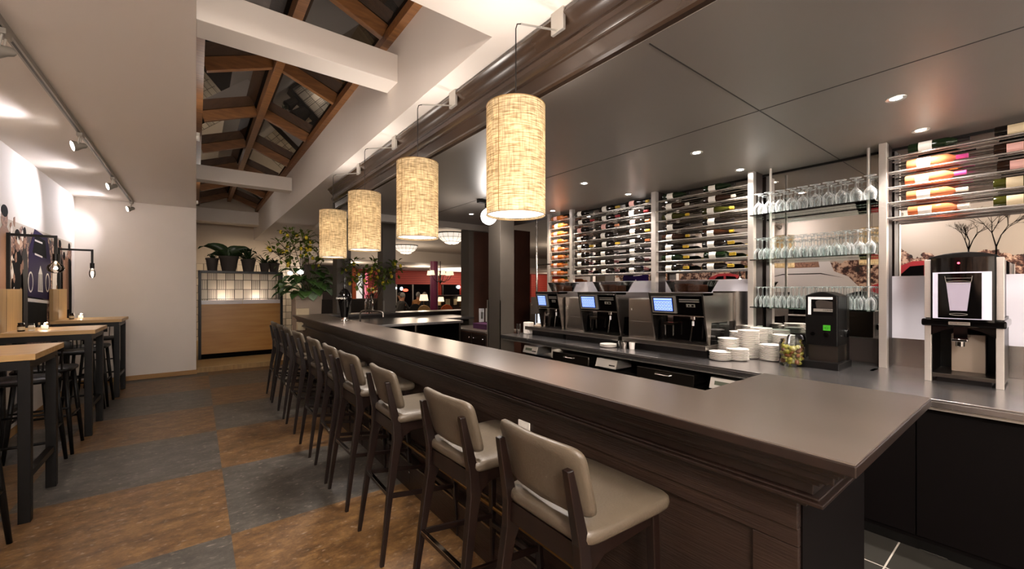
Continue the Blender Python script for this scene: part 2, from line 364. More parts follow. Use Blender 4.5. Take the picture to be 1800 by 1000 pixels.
# ================================================================ THE SETTING
mb = MB()
mb.use('aisle_floor').box(-1.5, -3, -.05, 1.62, 9.3, 0)
mb.use('bar_tile').box(1.62, -3, -.05, 4.4, 7.0, 0)
mb.use('carpet').box(4.4, 4.55, -.05, 23, 21, 0); mb.box(1.62, 7.0, -.05, 4.4, 21, 0)
mb.use('light_oak_floor').box(0, 9.3, -.05, 1.62, 14.2, .09)
struct('floor', mb)
struct('wall_left', B(-1.6, -3, 0, -1.5, 9.2, 2.93), 'white_plaster')
struct('wall_far', B(-1.6, 9.2, 0, 0, 14.2, 2.93), 'white_plaster')
struct('wall_end', B(-.1, 14.2, 0, 2.6, 14.35, 3.9), 'warm_plaster')
struct('wall_back', B(-1.6, -3.1, 0, 4.5, -3, 2.93), 'white_plaster')
struct('wall_right', B(4.41, -3, 0, 4.5, 4.55, 2.93).box(4.5, 4.45, 0, 23, 4.55, 2.93), 'dark_brown')
struct('wall_rest_right', B(23, 4.55, 0, 23.1, 21, 2.93), 'red_wall')['label'] = ''
bpy.data.objects['wall_rest_right'].name = 'wall_side'; del bpy.data.objects['wall_side']['label']
struct('ceiling', B(-1.6, -3, 2.93, 0, 14.2, 3.55).box(0, -3, 2.93, 1.6, 1.93, 3.55).box(1.334, 1.93, 2.93, 1.6, 14.2, 3.55).box(1.6, 6.16, 2.93, 23, 21, 3.2).box(4.5, 4.55, 2.93, 23, 6.16, 3.2), 'ceiling_plaster')
mb = MB(); mb.use('bar_ceiling').box(1.585, -3, 2.605, 4.41, 6.14, 2.93)
mb.use('seam_dark').box(1.62, 1.098, 2.603, 4.4, 1.104, 2.606); mb.box(2.767, -3, 2.603, 2.773, 6.1, 2.606)
mb.use('black_metal').box(4.36, -3, 2.585, 4.41, 4.5, 2.606)
struct('ceiling', mb)
# baseboards
struct('baseboard_far', B(-1.49, 9.183, 0, .012, 9.2, .075).box(0, 9.19, 0, .012, 9.3, .075), 'baseboard_oak', bevel=.003)
struct('baseboard_left', B(-1.5, -3, 0, -1.485, 9.18, .075), 'baseboard_oak')
# step edge of the platform behind the aisle
struct('trim_1', B(0.012, 9.285, 0.0, 1.62, 9.3, .085), 'oak_panel')
# skylight well sides above the ceiling slab are the slab edges; upper curb
struct('trim_2', B(-.1, 1.83, 3.55, 0, 14.2, 3.62).box(1.334, 1.83, 3.55, 1.43, 14.2, 3.62).box(-.1, 1.83, 3.55, 1.43, 1.93, 4.1), 'ceiling_plaster')
# plaster beams crossing the well
for i, y in enumerate((3.31, 8.1, 12.95)):
    struct('trim_%d' % (3+i), B(-.0, y, 3.22, 1.334, y+.24, 3.45 if i < 2 else 3.55), 'ceiling_plaster', bevel=.004)
# skylight
sk = struct('window_1', MB().prism([(.0,3.62),(.06,3.62),(.06,3.68),(0,3.68)], 'y', 1.93, 13.2).prism([(1.27,3.60),(1.334,3.60),(1.334,3.68),(1.27,3.68)], 'y', 1.93, 13.2), 'skylight_wood')
MB().prism([(.645,3.80),(.725,3.80),(.725,3.94),(.645,3.94)], 'y', 1.93, 13.2).build('ridge_beam', 'skylight_wood', sk, bevel=.004)
for y in (1.86, 3.42, 4.98, 6.5, 8.02, 9.6, 11.15, 12.75):
    for a, b_ in (((.06,y+.03,3.68), (.645,y+.03,3.90)), ((1.27,y+.03,3.68), (.725,y+.03,3.90))):
        MB().bar(a, b_, .06, .13).build('rafter', 'skylight_wood', sk, bevel=.004)
        MB().bar((a[0],y+.075,a[2]+.045), (b_[0],y+.075,b_[2]+.045), .02, .02).build('glazing_bar', 'silver_paint', sk)
MB().poly([(.0,1.93,3.735),(.0,13.2,3.735),(.685,13.2,3.99),(.685,1.93,3.99)]).poly([(1.334,1.93,3.735),(1.334,13.2,3.735),(.685,13.2,3.99),(.685,1.93,3.99)]).build('window_pane', 'skylight_glass', sk, solid=.006)
struct('trim_6', MB().prism([(0,3.2),(1.334,3.2),(1.334,3.7),(.685,3.97),(0,3.7)], 'y', 13.2, 13.26), 'warm_plaster')
# crown moulding along the bar ceiling
prof = [(1.60,2.93),(1.505,2.93),(1.475,2.915),(1.468,2.895),(1.485,2.885),(1.497,2.865),(1.512,2.845),(1.532,2.83),(1.540,2.81),(1.522,2.795),(1.515,2.775),(1.524,2.755),(1.545,2.745),(1.556,2.735),(1.556,2.725),(1.566,2.72),(1.570,2.645),(1.556,2.64),(1.552,2.625),(1.560,2.612),(1.60,2.605)]
prof = [(x-.0, z) for x, z in prof]
struct('trim_7', MB().prism(prof, 'y', -3, 6.2), 'cornice_wood', smooth=True)
# mirror behind the bar with white splash panels below
struct('wall_splash', MB().use('white_panel').box(4.33, -3, 1.12, 4.37, .80, 1.60).box(4.33, 1.72, 1.12, 4.37, 4.5, 1.60).use('steel').box(4.325, -3, .905, 4.372, .80, 1.12).box(4.325, 1.72, .905, 4.372, 4.5, 1.12))
# restaurant beyond
far = MB(); far.use('red_wall').box(2.6, 21, 0, 23, 21.2, 3.2); far.use('dark_brown').box(2.6, 20.97, 0, 23, 21, .75)
struct('wall_restaurant', far)
struct('wall_side', B(2.5, 14.35, 0, 2.6, 21, 3.2), 'dark_brown')
# lowered restaurant ceiling with a swept front edge and an oval lit recess
mb = MB(); n = 30; top = []; 
edge = [(2.6+20.4*i/n, 13.2 + 1.7*sin(pi*i/n*1.1+.3)) for i in range(n+1)]
pts = [(x, y) for x, y in edge] + [(23, 21), (2.6, 21)]
mb.prism(pts, 'z', 2.50, 2.93)
struct('ceiling', mb, 'ceiling_plaster')
mb = MB(); mb.lathe([(0.01,2.475),(2.2,2.475),(2.45,2.497)], (11.6,18.1,0), 40)
o = mb.build('cove_recess', 'cove_glow', smooth=True); tag(o, 'glowing oval recess in the restaurant ceiling above the chandelier', 'ceiling light')
# second raised tray closer by
mb = MB(); mb.use('ceiling_plaster').prism([(2.0,8.6),(4.0,8.3),(4.3,12.2),(2.4,13.0)], 'z', 2.86, 2.93)
struct('ceiling', mb)
# windows with dark glass and roller blinds on the far wall
def x_at(px, Y):
    r = (px-900)/726.0; S_, C_ = .6073, .7944
    return Y*(S_+r*C_)/(C_-r*S_)
def window(n, p0, p1, z0, z1, mull):
    x0, x1 = x_at(p0, 20.95), x_at(p1, 20.95)
    wn = struct('window_%d' % n, B(x0, 20.9, z0-.05, x0+.06, 20.98, z1+.05).box(x1-.06, 20.9, z0-.05, x1, 20.98, z1+.05).box(x0, 20.9, z0-.06, x1, 20.98, z0).box(x0, 20.9, z1, x1, 20.98, z1+.06), 'dark_wood')
    B(x0+.02, 20.94, z0, x1-.02, 20.96, z1).build('window_pane', 'night_window', wn)
    for p in mull:
        xm = x_at(p, 20.9); B(xm-.03, 20.9, z0, xm+.03, 20.95, z1).build('mullion', 'silver_paint', wn)
    return wn
w2 = window(2, 686, 757, .25, 1.75, (697, 726)); w3 = window(3, 777, 811, .95, 1.75, ())
MB().sphere((x_at(696,20.88),20.88,1.55), .05).build('street_lamp_glare', 'street_lamp_glow', w2)
MB().sphere((x_at(706,20.88),20.88,1.52), .06, sz=1.6).build('street_lamp_glare', 'street_lamp_glow', w2)
MB().sphere((x_at(713,20.88),20.88,1.44), .11, sx=1.3, sz=.7).build('shop_sign', 'red_sign', w2)
MB().sphere((x_at(806,20.88),20.88,1.62), .10).build('street_lamp_glare', 'street_lamp_glow', w3)
def blind(p0, p1, z0, z1, label, y=20.84):
    x0, x1 = x_at(p0, y), x_at(p1, y)
    o = MB().box(x0, y, z0, x1, y+.135, z1).build('window_blind', 'red_slats'); tag(o, label, 'blind', 'red blinds on the restaurant wall'); return o
blind(690, 762, 1.75, 2.42, 'wide red blind above the dark window left of the purple column')
blind(774, 822, 1.75, 2.42, 'red blind above the dark window right of the purple column')
blind(934, 966, .55, 2.46, 'red slatted blind seen past the brown panel beside the steel rack')
blind(648, 666, 1.15, 2.42, 'narrow red blind left of the grey column by the tap')
for p0, p1, lab in ((768, 777, 'narrow red curtain right of the purple column'), (811, 823, 'red curtain beside the brown panel at the window')):
    x0, x1 = x_at(p0, 20.7), x_at(p1, 20.7)
    o = MB().grid(lambda u, v: (x0+(x1-x0)*u, 20.9+.05*sin(u*24), .76+1.34*v), 40, 2).build('curtain', 'curtain_red', smooth='all', solid=.01); tag(o, lab, 'curtain')
x0, x1 = x_at(606, 20.9), x_at(637, 20.9)
d = struct('door_1', B(x0-.08, 20.85, .9, x0, 20.98, 2.3).box(x1, 20.85, .9, x1+.08, 20.98, 2.3).box(x0, 20.85, 2.2, x1, 20.98, 2.3), 'dark_wood')
B(x0, 20.93, .95, x0+(x1-x0)*.35, 20.96, 2.2).box(x0+(x1-x0)*.62, 20.93, .95, x1, 20.96, 2.2).build('door_leaf', 'door_lit', d)
B(x0+(x1-x0)*.35, 20.94, .95, x0+(x1-x0)*.62, 20.97, 1.5).build('door_panel', 'mural_tan', d)
x0, x1 = x_at(640, 20.8), x_at(647, 20.8)
o = MB().grid(lambda u, v: (x0+(x1-x0)*u, 20.9+.04*sin(u*12), .76+1.54*v), 20, 16).build('curtain', 'pink_lit', smooth='all', solid=.01); tag(o, 'pink glowing sheer curtain strip beside the red wall', 'curtain')
# dark partition wall seen over the far bar arm
o = B(x_at(540,17), 17.0, 0, x_at(665,17), 17.1, 1.12).build('partition', 'dark_wood'); tag(o, 'low dark wooden partition behind the beer tap', 'partition')
# brown column slab and entrance
sl = thing('wall_panel', 'wide brown panelled column behind the purple box', 'column', (3.72, 6.1, 0))
B(.1, 0, 0, 1.38, .25, 2.605).build('panel', 'redbrown', sl); B(0, -.012, 0, .1, .25, 2.605).build('edge_strip', 'post_grey', sl)
def column(name, label, x0, y0, x1, y1, z0, z1, guard=None, gz=(0, 0), m='post_grey', cap=True):
    t = thing(name, label, 'column', (x0, y0, 0))
    B(0, 0, z0, x1-x0, y1-y0, z1).build('shaft', m, t, bevel=.003)
    if guard:
        for gx, gy in guard: MB().box(gx-.006, gy-.006, gz[0], gx+.03 if gx == 0 else gx+.006, gy+.003, gz[1]).box(gx-.006, gy-.006, gz[0], gx+.003, gy+.03, gz[1]).build('corner_guard', 'post_light', t)
    return t
c1 = column('square_column', 'square grey painted column behind the largest lampshade', 3.20, 4.44, 3.43, 4.72, 0, 2.605, ((0,0),(0,.28)), (.3, 1.35))
c1.children[0].data.materials[0] = MATS['post_grey']
column('square_column', 'square dark grey column behind the third lampshade from the camera', 2.54, 6.97, 2.77, 7.23, 1.1, 2.93, ((0,0),), (1.1, 1.3))
column('square_column', 'square dark grey column behind the farthest lampshade', 1.80, 7.0, 2.02, 7.26, 1.1, 2.93)
# dark header between bar ceiling and columns
struct('trim_8', B(1.6, 6.0, 2.50, 4.41, 6.14, 2.605), 'bar_ceiling')
o = MB().lathe([(.0,0),(.14,0),(.14,2.5)], (0,0,0), 24).build('round_column', 'purple_paint', smooth=True, loc=(x_at(763,13.6),13.6,0)); tag(o, 'round glossy purple column in the restaurant', 'column')

# ---------------------------------------------------------------- left wall photo mural
def mural():
    mb = MB(); X = -1.497
    mb.use('mural_photo').box(-1.4995, -2.5, .55, X, 5.6, 2.93); mb.box(-1.4995, 5.6, .75, X, 9.0, 2.2)
    mb.use('white_plaster').box(-1.4995, 5.6, 2.2, X, 9.0, 2.93)
    def P_(pts, m, dx=.001): mb.use(m).prism([(y, z) for y, z in pts], 'x', X, X+dx)
    def blob(cy, cz, ry, rz, m, dx=.0014, n=22, a0=0, a1=2*pi): P_([(cy+ry*cos(a0+(a1-a0)*k/n), cz+rz*sin(a0+(a1-a0)*k/n)) for k in range(n)], m, dx)
    def car(cy, cz, L, Hh, body, dx=.002, window='mural_dark'):
        P_([(cy-L*.5,cz),(cy-L*.5,cz+Hh*.4),(cy-L*.36,cz+Hh*.52),(cy-L*.24,cz+Hh*.92),(cy-L*.1,cz+Hh),(cy+L*.12,cz+Hh),(cy+L*.28,cz+Hh*.85),(cy+L*.4,cz+Hh*.5),(cy+L*.5,cz+Hh*.42),(cy+L*.5,cz)], body, dx)
        P_([(cy-L*.29,cz+Hh*.54),(cy-L*.19,cz+Hh*.86),(cy-L*.02,cz+Hh*.9),(cy-L*.02,cz+Hh*.54)], window, dx+.0006)
        P_([(cy+L*.02,cz+Hh*.54),(cy+L*.02,cz+Hh*.9),(cy+L*.14,cz+Hh*.88),(cy+L*.29,cz+Hh*.54)], window, dx+.0006)
        for q in (-.3, .3): blob(cy+L*q, cz+.02, L*.1, L*.1, 'mural_dark', dx+.0008); blob(cy+L*q, cz+.02, L*.05, L*.05, 'mural_grey', dx+.001)
    # part in direct view: figures in dark coats, purple car front, cobbles
    P_([(5.6,.75),(9.0,.75),(9.0,1.12),(5.6,1.12)], 'mural_brown', .0006)
    P_([(6.75,1.05),(7.7,1.05),(7.7,1.35),(6.75,1.5)], 'mural_dark', .0012)
    P_([(6.95,1.42),(7.85,1.36),(7.88,1.85),(7.72,2.15),(7.2,2.2),(7.0,1.95)], 'purple_car', .002)
    P_([(7.12,1.92),(7.68,1.88),(7.62,2.1),(7.22,2.13)], 'mural_dark', .0026)
    P_([(6.95,1.36),(7.85,1.31),(7.85,1.345),(6.95,1.40)], 'mural_white', .0028)
    P_([(7.2,1.9),(7.5,1.88),(7.5,1.9),(7.2,1.92)], 'mural_white', .003); P_([(7.2,2.06),(7.5,2.05),(7.5,2.07),(7.2,2.08)], 'mural_white', .003)
    for cy in (7.05, 7.72): blob(cy, 1.58, .09, .12, 'mural_white', .0028); blob(cy, 1.58, .07, .1, 'purple_car', .003)
    P_([(7.32,1.47),(7.52,1.46),(7.5,1.68),(7.42,1.78),(7.34,1.68)], 'mural_white', .003)
    for k in range(5): P_([(7.34+.035*k,1.48),(7.352+.035*k,1.48),(7.352+.035*k,1.68),(7.34+.035*k,1.68)], 'mural_dark', .0034)
    rr = random.Random(3)
    for cy, w_, zt, m in ((6.25,.2,2.25,'mural_tan'), (6.62,.17,2.05,'mural_dark'), (6.85,.1,2.1,'mural_grey'), (8.1,.14,2.0,'mural_white'), (8.32,.15,2.1,'mural_dark'), (8.55,.13,1.95,'mural_tan'), (8.85,.14,2.1,'mural_dark')):
        P_([(cy-w_,.9),(cy+w_,.9),(cy+w_*1.1,1.5),(cy+w_*.9,zt-.22),(cy+w_*.3,zt-.13),(cy-w_*.3,zt-.13),(cy-w_*.9,zt-.22),(cy-w_*1.1,1.5)], m, .0016)
        blob(cy, zt-.05, w_*.42, .11, 'mural_brown', .002); blob(cy, zt+.02, w_*.45, .06, 'mural_dark', .0024)
    for k in range(46):
        cy = rr.choice((6.45, 6.7, 6.5, 8.0, 8.2)) + rr.uniform(-.1,.1); cz = rr.uniform(1.3, 2.2); s_ = rr.uniform(.015,.05)
        P_([(cy+s_*rr.uniform(.5,1.2)*cos(a), cz+s_*rr.uniform(.6,1.8)*sin(a)) for a in (0,1.1,2.2,3.3,4.4,5.4)], rr.choice(('mural_white','mural_tan','mural_brown')), .003)
    for k in range(7): P_([(8.62+.03*k,1.2),(8.63+.03*k,1.2),(8.60+.03*k,1.95),(8.59+.03*k,1.95)], 'mural_tan', .003)
    # part only seen in the bar mirror: cars in front of a town and bare trees
    P_([(-2.5,.55),(5.6,.55),(5.6,1.45),(-2.5,1.45)], 'mural_dark', .0006)
    P_([(2.35,1.15),(2.25,1.5),(2.45,1.75),(2.68,1.86),(2.78,2.16),(2.95,2.24),(3.55,2.24),(3.72,2.16),(3.82,1.86),(4.0,1.75),(4.2,1.5),(4.1,1.15)], 'mural_white', .002)
    P_([(2.92,1.95),(2.95,2.1),(3.5,2.1),(3.53,1.95)], 'mural_tan', .0026); P_([(2.97,1.97),(2.99,2.07),(3.46,2.07),(3.48,1.97)], 'mural_brown', .003)
    P_([(2.5,1.72),(2.9,1.83),(3.6,1.83),(4.0,1.72),(3.6,1.81),(2.9,1.81)], 'mural_dark', .003)
    car(1.35, 1.25, 1.5, .75, 'mural_red'); car(4.85, 1.3, 1.3, .58, 'mural_red'); car(-.35, 1.2, 1.6, .85, 'mural_dark', window='mural_tan')
    def branch(y, z, a, l, w_, d_):
        y2, z2 = y+l*cos(a), z+l*sin(a); ny, nz = -sin(a)*w_/2, cos(a)*w_/2
        P_([(y+ny,z+nz),(y-ny,z-nz),(y2-ny*.7,z2-nz*.7),(y2+ny*.7,z2+nz*.7)], 'mural_dark', .0022)
        if d_: 
            for q in range(rr.choice((2,3))): branch(y2, z2, a+rr.uniform(-.65,.65), l*rr.uniform(.62,.85), w_*.62, d_-1)
    for y, z, l in ((.55,1.9,.28),(.85,1.95,.2),(-1.2,1.8,.3),(2.1,1.9,.2),(-.2,2.0,.2)): branch(y, z, pi/2+rr.uniform(-.15,.15), l, .028, 5)
    o = mb.build('wall_mural'); tag(o, 'photo mural of a street with people and vintage cars on the left wall', 'mural')
mural()

# ================================================================ LIGHT FITTINGS
def spots():
    grp = 'recessed spotlights in the dark bar ceiling'
    k = 0
    for X, ys, row in ((3.22, (-1.85, -.65, .55, 1.75, 2.97, 4.1, 5.2), 'outer'), (4.0, (-1.85, -.65, .556, 1.755, 3.0, 4.285), 'rack')):
        for y in ys:
            if k == 0:
                t = proto = thing('recessed_spotlight', '', 'ceiling light', (X, y, 2.605), 0, grp)
                MB().lathe([(.028,-.002),(.046,-.006),(.048,0)], n=24).build('trim_ring', 'silver_paint', t, smooth=True)
                MB().lathe([(.001,-.0015),(.028,-.002)], n=20).build('lens', 'spot_glow', t)
            else: t = dup(proto)
            k += 1
            vis = {(3.22,.55):'largest recessed spotlight in the dark bar ceiling, upper right', (3.22,1.75):'second recessed spotlight in the front row over the bar, right of the large lampshade',
                   (3.22,2.97):'recessed spotlight in the front row just right of the large lampshade', (3.22,5.2):'recessed spotlight by the white globe lamp under the bar ceiling',
                   (4.0,.556):'recessed spotlight above the rose bottles by the right rack', (4.0,1.755):'recessed spotlight above the steel post left of the glass shelves',
                   (4.0,3.0):'recessed spotlight above the dark red wine rack', (4.0,4.285):'recessed spotlight above the narrow rack of amber bottles'}
            place(t, (X, y, 2.605), None, vis.get((X, y), 'recessed spotlight in the bar ceiling hidden by a lampshade or outside the view'))
            if X < 4: spot_light((X, y, 2.585), (X, y, 0), P_DOWN, 100, .8, NEUT, .03)
            else: spot_light((X, y, 2.585), (X+.13, y, 0), P_RACK, 105, .8, WARM if y > 3.5 else NEUT, .03)
spots()
def pendants():
    names = ['nearest and largest linen drum pendant lamp over the bar', 'second linen drum pendant lamp over the bar', 'third linen drum pendant lamp, just left of the grey column', 'farthest linen drum pendant lamp, by the yellow lemon branch', 'added linen drum pendant lamp behind the viewer, for fill light']
    for i, y in enumerate((1.54, 2.63, 3.745, 4.82, .0-1.1)):  # last pendant is an addition behind the viewer, for general fill
        if i == 0:
            t = proto = thing('pendant_lamp', names[0], 'pendant lamp', (1.2, y, 1.85), 0, 'linen drum pendants above the bar')
            MB().lathe([(.139,0),(.139,.505)], n=64).build('lamp_shade', 'linen', t, smooth='all')
            MB().lathe([(.139,.0),(.1405,-.004),(.138,-.004),(.138,.0)], n=64).build('shade_rim', 'oak_panel', t, smooth=True); MB().lathe([(.139,.505),(.1405,.509),(.138,.509),(.138,.505)], n=64).build('shade_rim', 'oak_panel', t, smooth=True)
            MB().box(-.0008,-.1402,.003,.0025,-.139,.502).build('shade_seam', 'oak_panel', t).rotation_euler = (0,0,-1.25)
            MB().lathe([(.001,.004),(.136,.008)], n=48).build('diffuser', 'diffuser_glow', t)
            MB().bar((-.138,0,.495),(.138,0,.495),.004,.004).bar((0,-.138,.495),(0,.138,.495),.004,.004).cyl((0,0,0),.018,.42,.5).build('spider', 'black_metal', t)
            MB().sphere((0,0,.36),.035).build('bulb', 'bulb_glow', t)
            MB().tube([(0,0,.5),(0,0,.84),(.0,0,.88),(.008,0,.905),(.03,0,.915)], .0028, 8).build('cord', 'black_metal', t)
            MB().tube([(.03,0,.915),(.27,0,.975)], .005, 8).build('arm', 'silver_paint', t)
            MB().box(.266,-.045,.965,.285,.045,1.08).build('bracket', 'silver_paint', t, bevel=.002)
        else: t = place(dup(proto), (1.2, y, 1.85), .0, names[i])
        point_light((1.2, y, 1.85+.34), P_PENDANT, WARM, .035)
        spot_light((1.2, y, 1.84), (1.2, y, 0), P_PENDANT*58, 150, 1, NEUT, .1)
        spot_light((1.2, y, 1.85+.50), (1.2, y, 4), P_PENDANT*20, 150, 1, NEUT, .1)
pendants()
def track():
    t = thing('light_track', 'long metal ceiling track carrying spotlights above the left aisle', 'light track', (-.826, 0, 2.93))
    MB().box(-.018,-2.6,-.036,.018,9.1,0).build('rail', 'track_grey', t)
    MB().box(-.006,-2.6,-.0375,.006,9.1,-.0355).build('slot', 'black_metal', t)
    labs = {3.44:'track spotlight at the left picture edge, nearest in view', 5.3:'largest fully visible track spotlight on the ceiling rail', 7.13:'track spotlight second from the far end of the rail', 8.95:'smallest track spotlight at the far end of the rail'}
    proto = None
    for y in (-.3, 1.6, 3.44, 5.3, 7.13, 8.95):
        if proto is None:
            h = proto = thing('track_spotlight', '', 'spotlight', (-.826, y, 2.893), 0, 'spotlights on the ceiling track')
            MB().box(-.02,-.05,-.03,.02,.05,0).build('adapter', 'track_grey', h, bevel=.003)
            MB().tube([(0,.03,-.03),(-.012,.03,-.11)], .006).tube([(0,-.03,-.03),(-.012,-.03,-.11)], .006).build('yoke', 'silver_paint', h)
            q = MB(); q.M = Matrix.Translation((-.015,0,-.11)) @ Vector((-.75,-.3,-.25)).to_track_quat('Z','Y').to_matrix().to_4x4()
            q.M = q.M @ Matrix.Scale(.78, 4); q.lathe([(.018,-.075),(.03,-.06),(.034,-.03),(.055,.02),(.06,.05),(.056,.05),(.05,.03)], n=24, cap0=True)
            q.build('lamp_head', 'track_grey', h, smooth=True)
            q2 = MB(); q2.M = q.M; q2.lathe([(.001,.028),(.05,.03)], n=20).build('lens', 'spot_glow', h)
        else: h = dup(proto)
        place(h, (-.826, y, 2.893), None, labs.get(y, 'track spotlight on the ceiling rail beside or behind the viewer'))
        a = Vector((-.87, y+.0, 2.76))
        spot_light(a, (-1.5, y-.32, 2.44), P_TRACK, 118, .35, COOL, .03)
track()
def globe():
    t = thing('globe_lamp', 'white glass globe lamp under the dark bar ceiling by the column', 'ceiling light', (2.9, 4.27, 2.605))
    MB().box(-.16,-.03,-.045,.1,.03,0).build('mount', 'black_metal', t, bevel=.004)
    MB().cyl((0,0,0),.05,-.10,-.045).build('socket', 'black_metal', t, smooth=True)
    MB().sphere((0,0,-.2),.1,24,16).build('globe', 'globe_glow', t, smooth='all')
    point_light((2.9,4.27,2.28), 10, NEUT, .1)
globe()
for x, y, z in ((2.5,-1.9,2.605),(-.6,-2.2,2.93),(3.6,-2.2,2.605),(.1,-.75,2.93)):  # unseen globes added behind the viewer to raise the ambient light
    t = thing('globe_lamp', 'added white globe lamp hanging behind the viewer for fill light', 'ceiling light', (x, y, z), 0, 'added fill globes behind the viewer')
    MB().cyl((0,0,0),.012,-.4,0,8).cyl((0,0,0),.05,-.015,0).build('rod', 'black_metal', t, smooth=True); MB().sphere((0,0,-.5),.12,24,16).build('globe', 'globe_glow', t, smooth='all')
    point_light((x, y+.0, z-.5-.14), P_FILL_GLOBE*(6.5 if x < 1 else 1), NEUT, .14); point_light((x, y, z-.5+.14), P_FILL_GLOBE*(1.2 if x < 1 else .3), NEUT, .1)
# bowl lamps of the restaurant
def bowls():
    spots_ = [((5.2,9.34,2.93), 'larger leaded glass bowl lamp on the restaurant ceiling'), ((5.45,13.75-.9,2.93), 'leaded glass bowl lamp half hidden by the grey column'), ((9.5,9.6,2.93), 'leaded glass bowl lamp farther right in the restaurant'), ((9.8,6.2,2.93), 'leaded glass bowl lamp in the restaurant behind the brown column')]
    for i, (p, lab) in enumerate(spots_):
        if i == 0:
            t = proto = thing('bowl_lamp', lab, 'ceiling light', p, 0, 'leaded glass bowl lamps in the restaurant')
            pr = [(.37,-.02),(.35,-.08),(.30,-.16),(.21,-.225)]
            MB().lathe(pr, n=36).lathe([(.19,-.23),(.17,-.255),(.1,-.275),(.01,-.28)], n=36).build('glass_bowl', 'bowl_glow', t, smooth=True)
            q = MB()
            for k in range(16): a = 2*pi*k/16; q.tube([(r*1.005*cos(a), r*1.005*sin(a), z) for r, z in pr], .004, 5)
            for r, z in ((.325,-.12),(.21,-.228)): q.tube([(r*cos(2*pi*k/36), r*sin(2*pi*k/36), z) for k in range(37)], .005, 5)
            q.build('leading', 'black_metal', t); MB().lathe([(.385,0),(.385,-.025),(.36,-.025)], n=36).build('rim', 'black_metal', t, smooth=True)
            MB().sphere((0,0,-.29),.015).build('finial', 'black_metal', t)
        else: t = place(dup(proto), p, 0, lab)
        point_light((p[0], p[1], p[2]-.6), P_REST, WARM, .25)
        point_light((p[0], p[1], p[2]-.75), P_REST*.5, WARM, .25)
    for p in ((8,17,2.1),(12,18.6,2.1),(16,16,2.2),(4.5,16,2.2),(18,19,2.2)): point_light(p, 34, WARM, .2)  # bare fill lights added below the restaurant ceiling, without fittings
bowls()
def chandelier():
    cx, cy = x_at(774, 13.4), 13.4
    t = thing('chandelier', 'chandelier with small white shades beside the purple column', 'chandelier', (cx, cy, 2.0))
    q = MB(); q.cyl((0,0,0), .015, -.35, .5, 8); q.lathe([(.01,-.3),(.05,-.25),(.02,-.15),(.04,0),(.01,.1)], n=10)
    for k in range(6):
        a = 2*pi*k/6+.3; q.tube([(0,0,-.2),(.15*cos(a),.15*sin(a),-.25),(.33*cos(a),.33*sin(a),-.15),(.4*cos(a),.4*sin(a),-.02)], .01, 6)
    q.build('frame', 'black_metal', t, smooth=True)
    for k in range(6):
        a = 2*pi*k/6+.3; MB().lathe([(.095,-.0),(.065,.16)], (.4*cos(a),.4*sin(a),0), 14).build('lamp_shade', 'table_lamp_glow', t, smooth='all')
chandelier()
# downlights added over the aisle behind the viewer, as fill light
for y in (-2.2, -1.0, .3):
    t = thing('fill_downlight', 'added round fill downlight over the aisle behind the viewer', 'ceiling light', (.7, y, 2.93), 0, 'added fill downlights behind the viewer')
    MB().lathe([(.06,-.002),(.08,-.008),(.082,0)], n=24).build('trim_ring', 'silver_paint', t, smooth=True); MB().lathe([(.001,-.0015),(.06,-.002)], n=20).build('lens', 'spot_glow', t)
    spot_light((.7, y, 2.91), (.6, y+1.2, 0), P_FILL_DOWN, 120, 1, NEUT, .06)
# small lamps added inside the skylight well to brighten it
for y in (2.6, 5.8, 10.2):
    t = thing('well_fill_light', 'small added fill light inside the skylight well', 'light', (.05, y, 3.2), 0, 'added fill lights in the skylight well')
    B(-.048,-.1,-.02,-.02,.1,.02).build('housing', 'silver_paint', t); 
    point_light((.12, y, 3.2), 3.0, NEUT, .04)

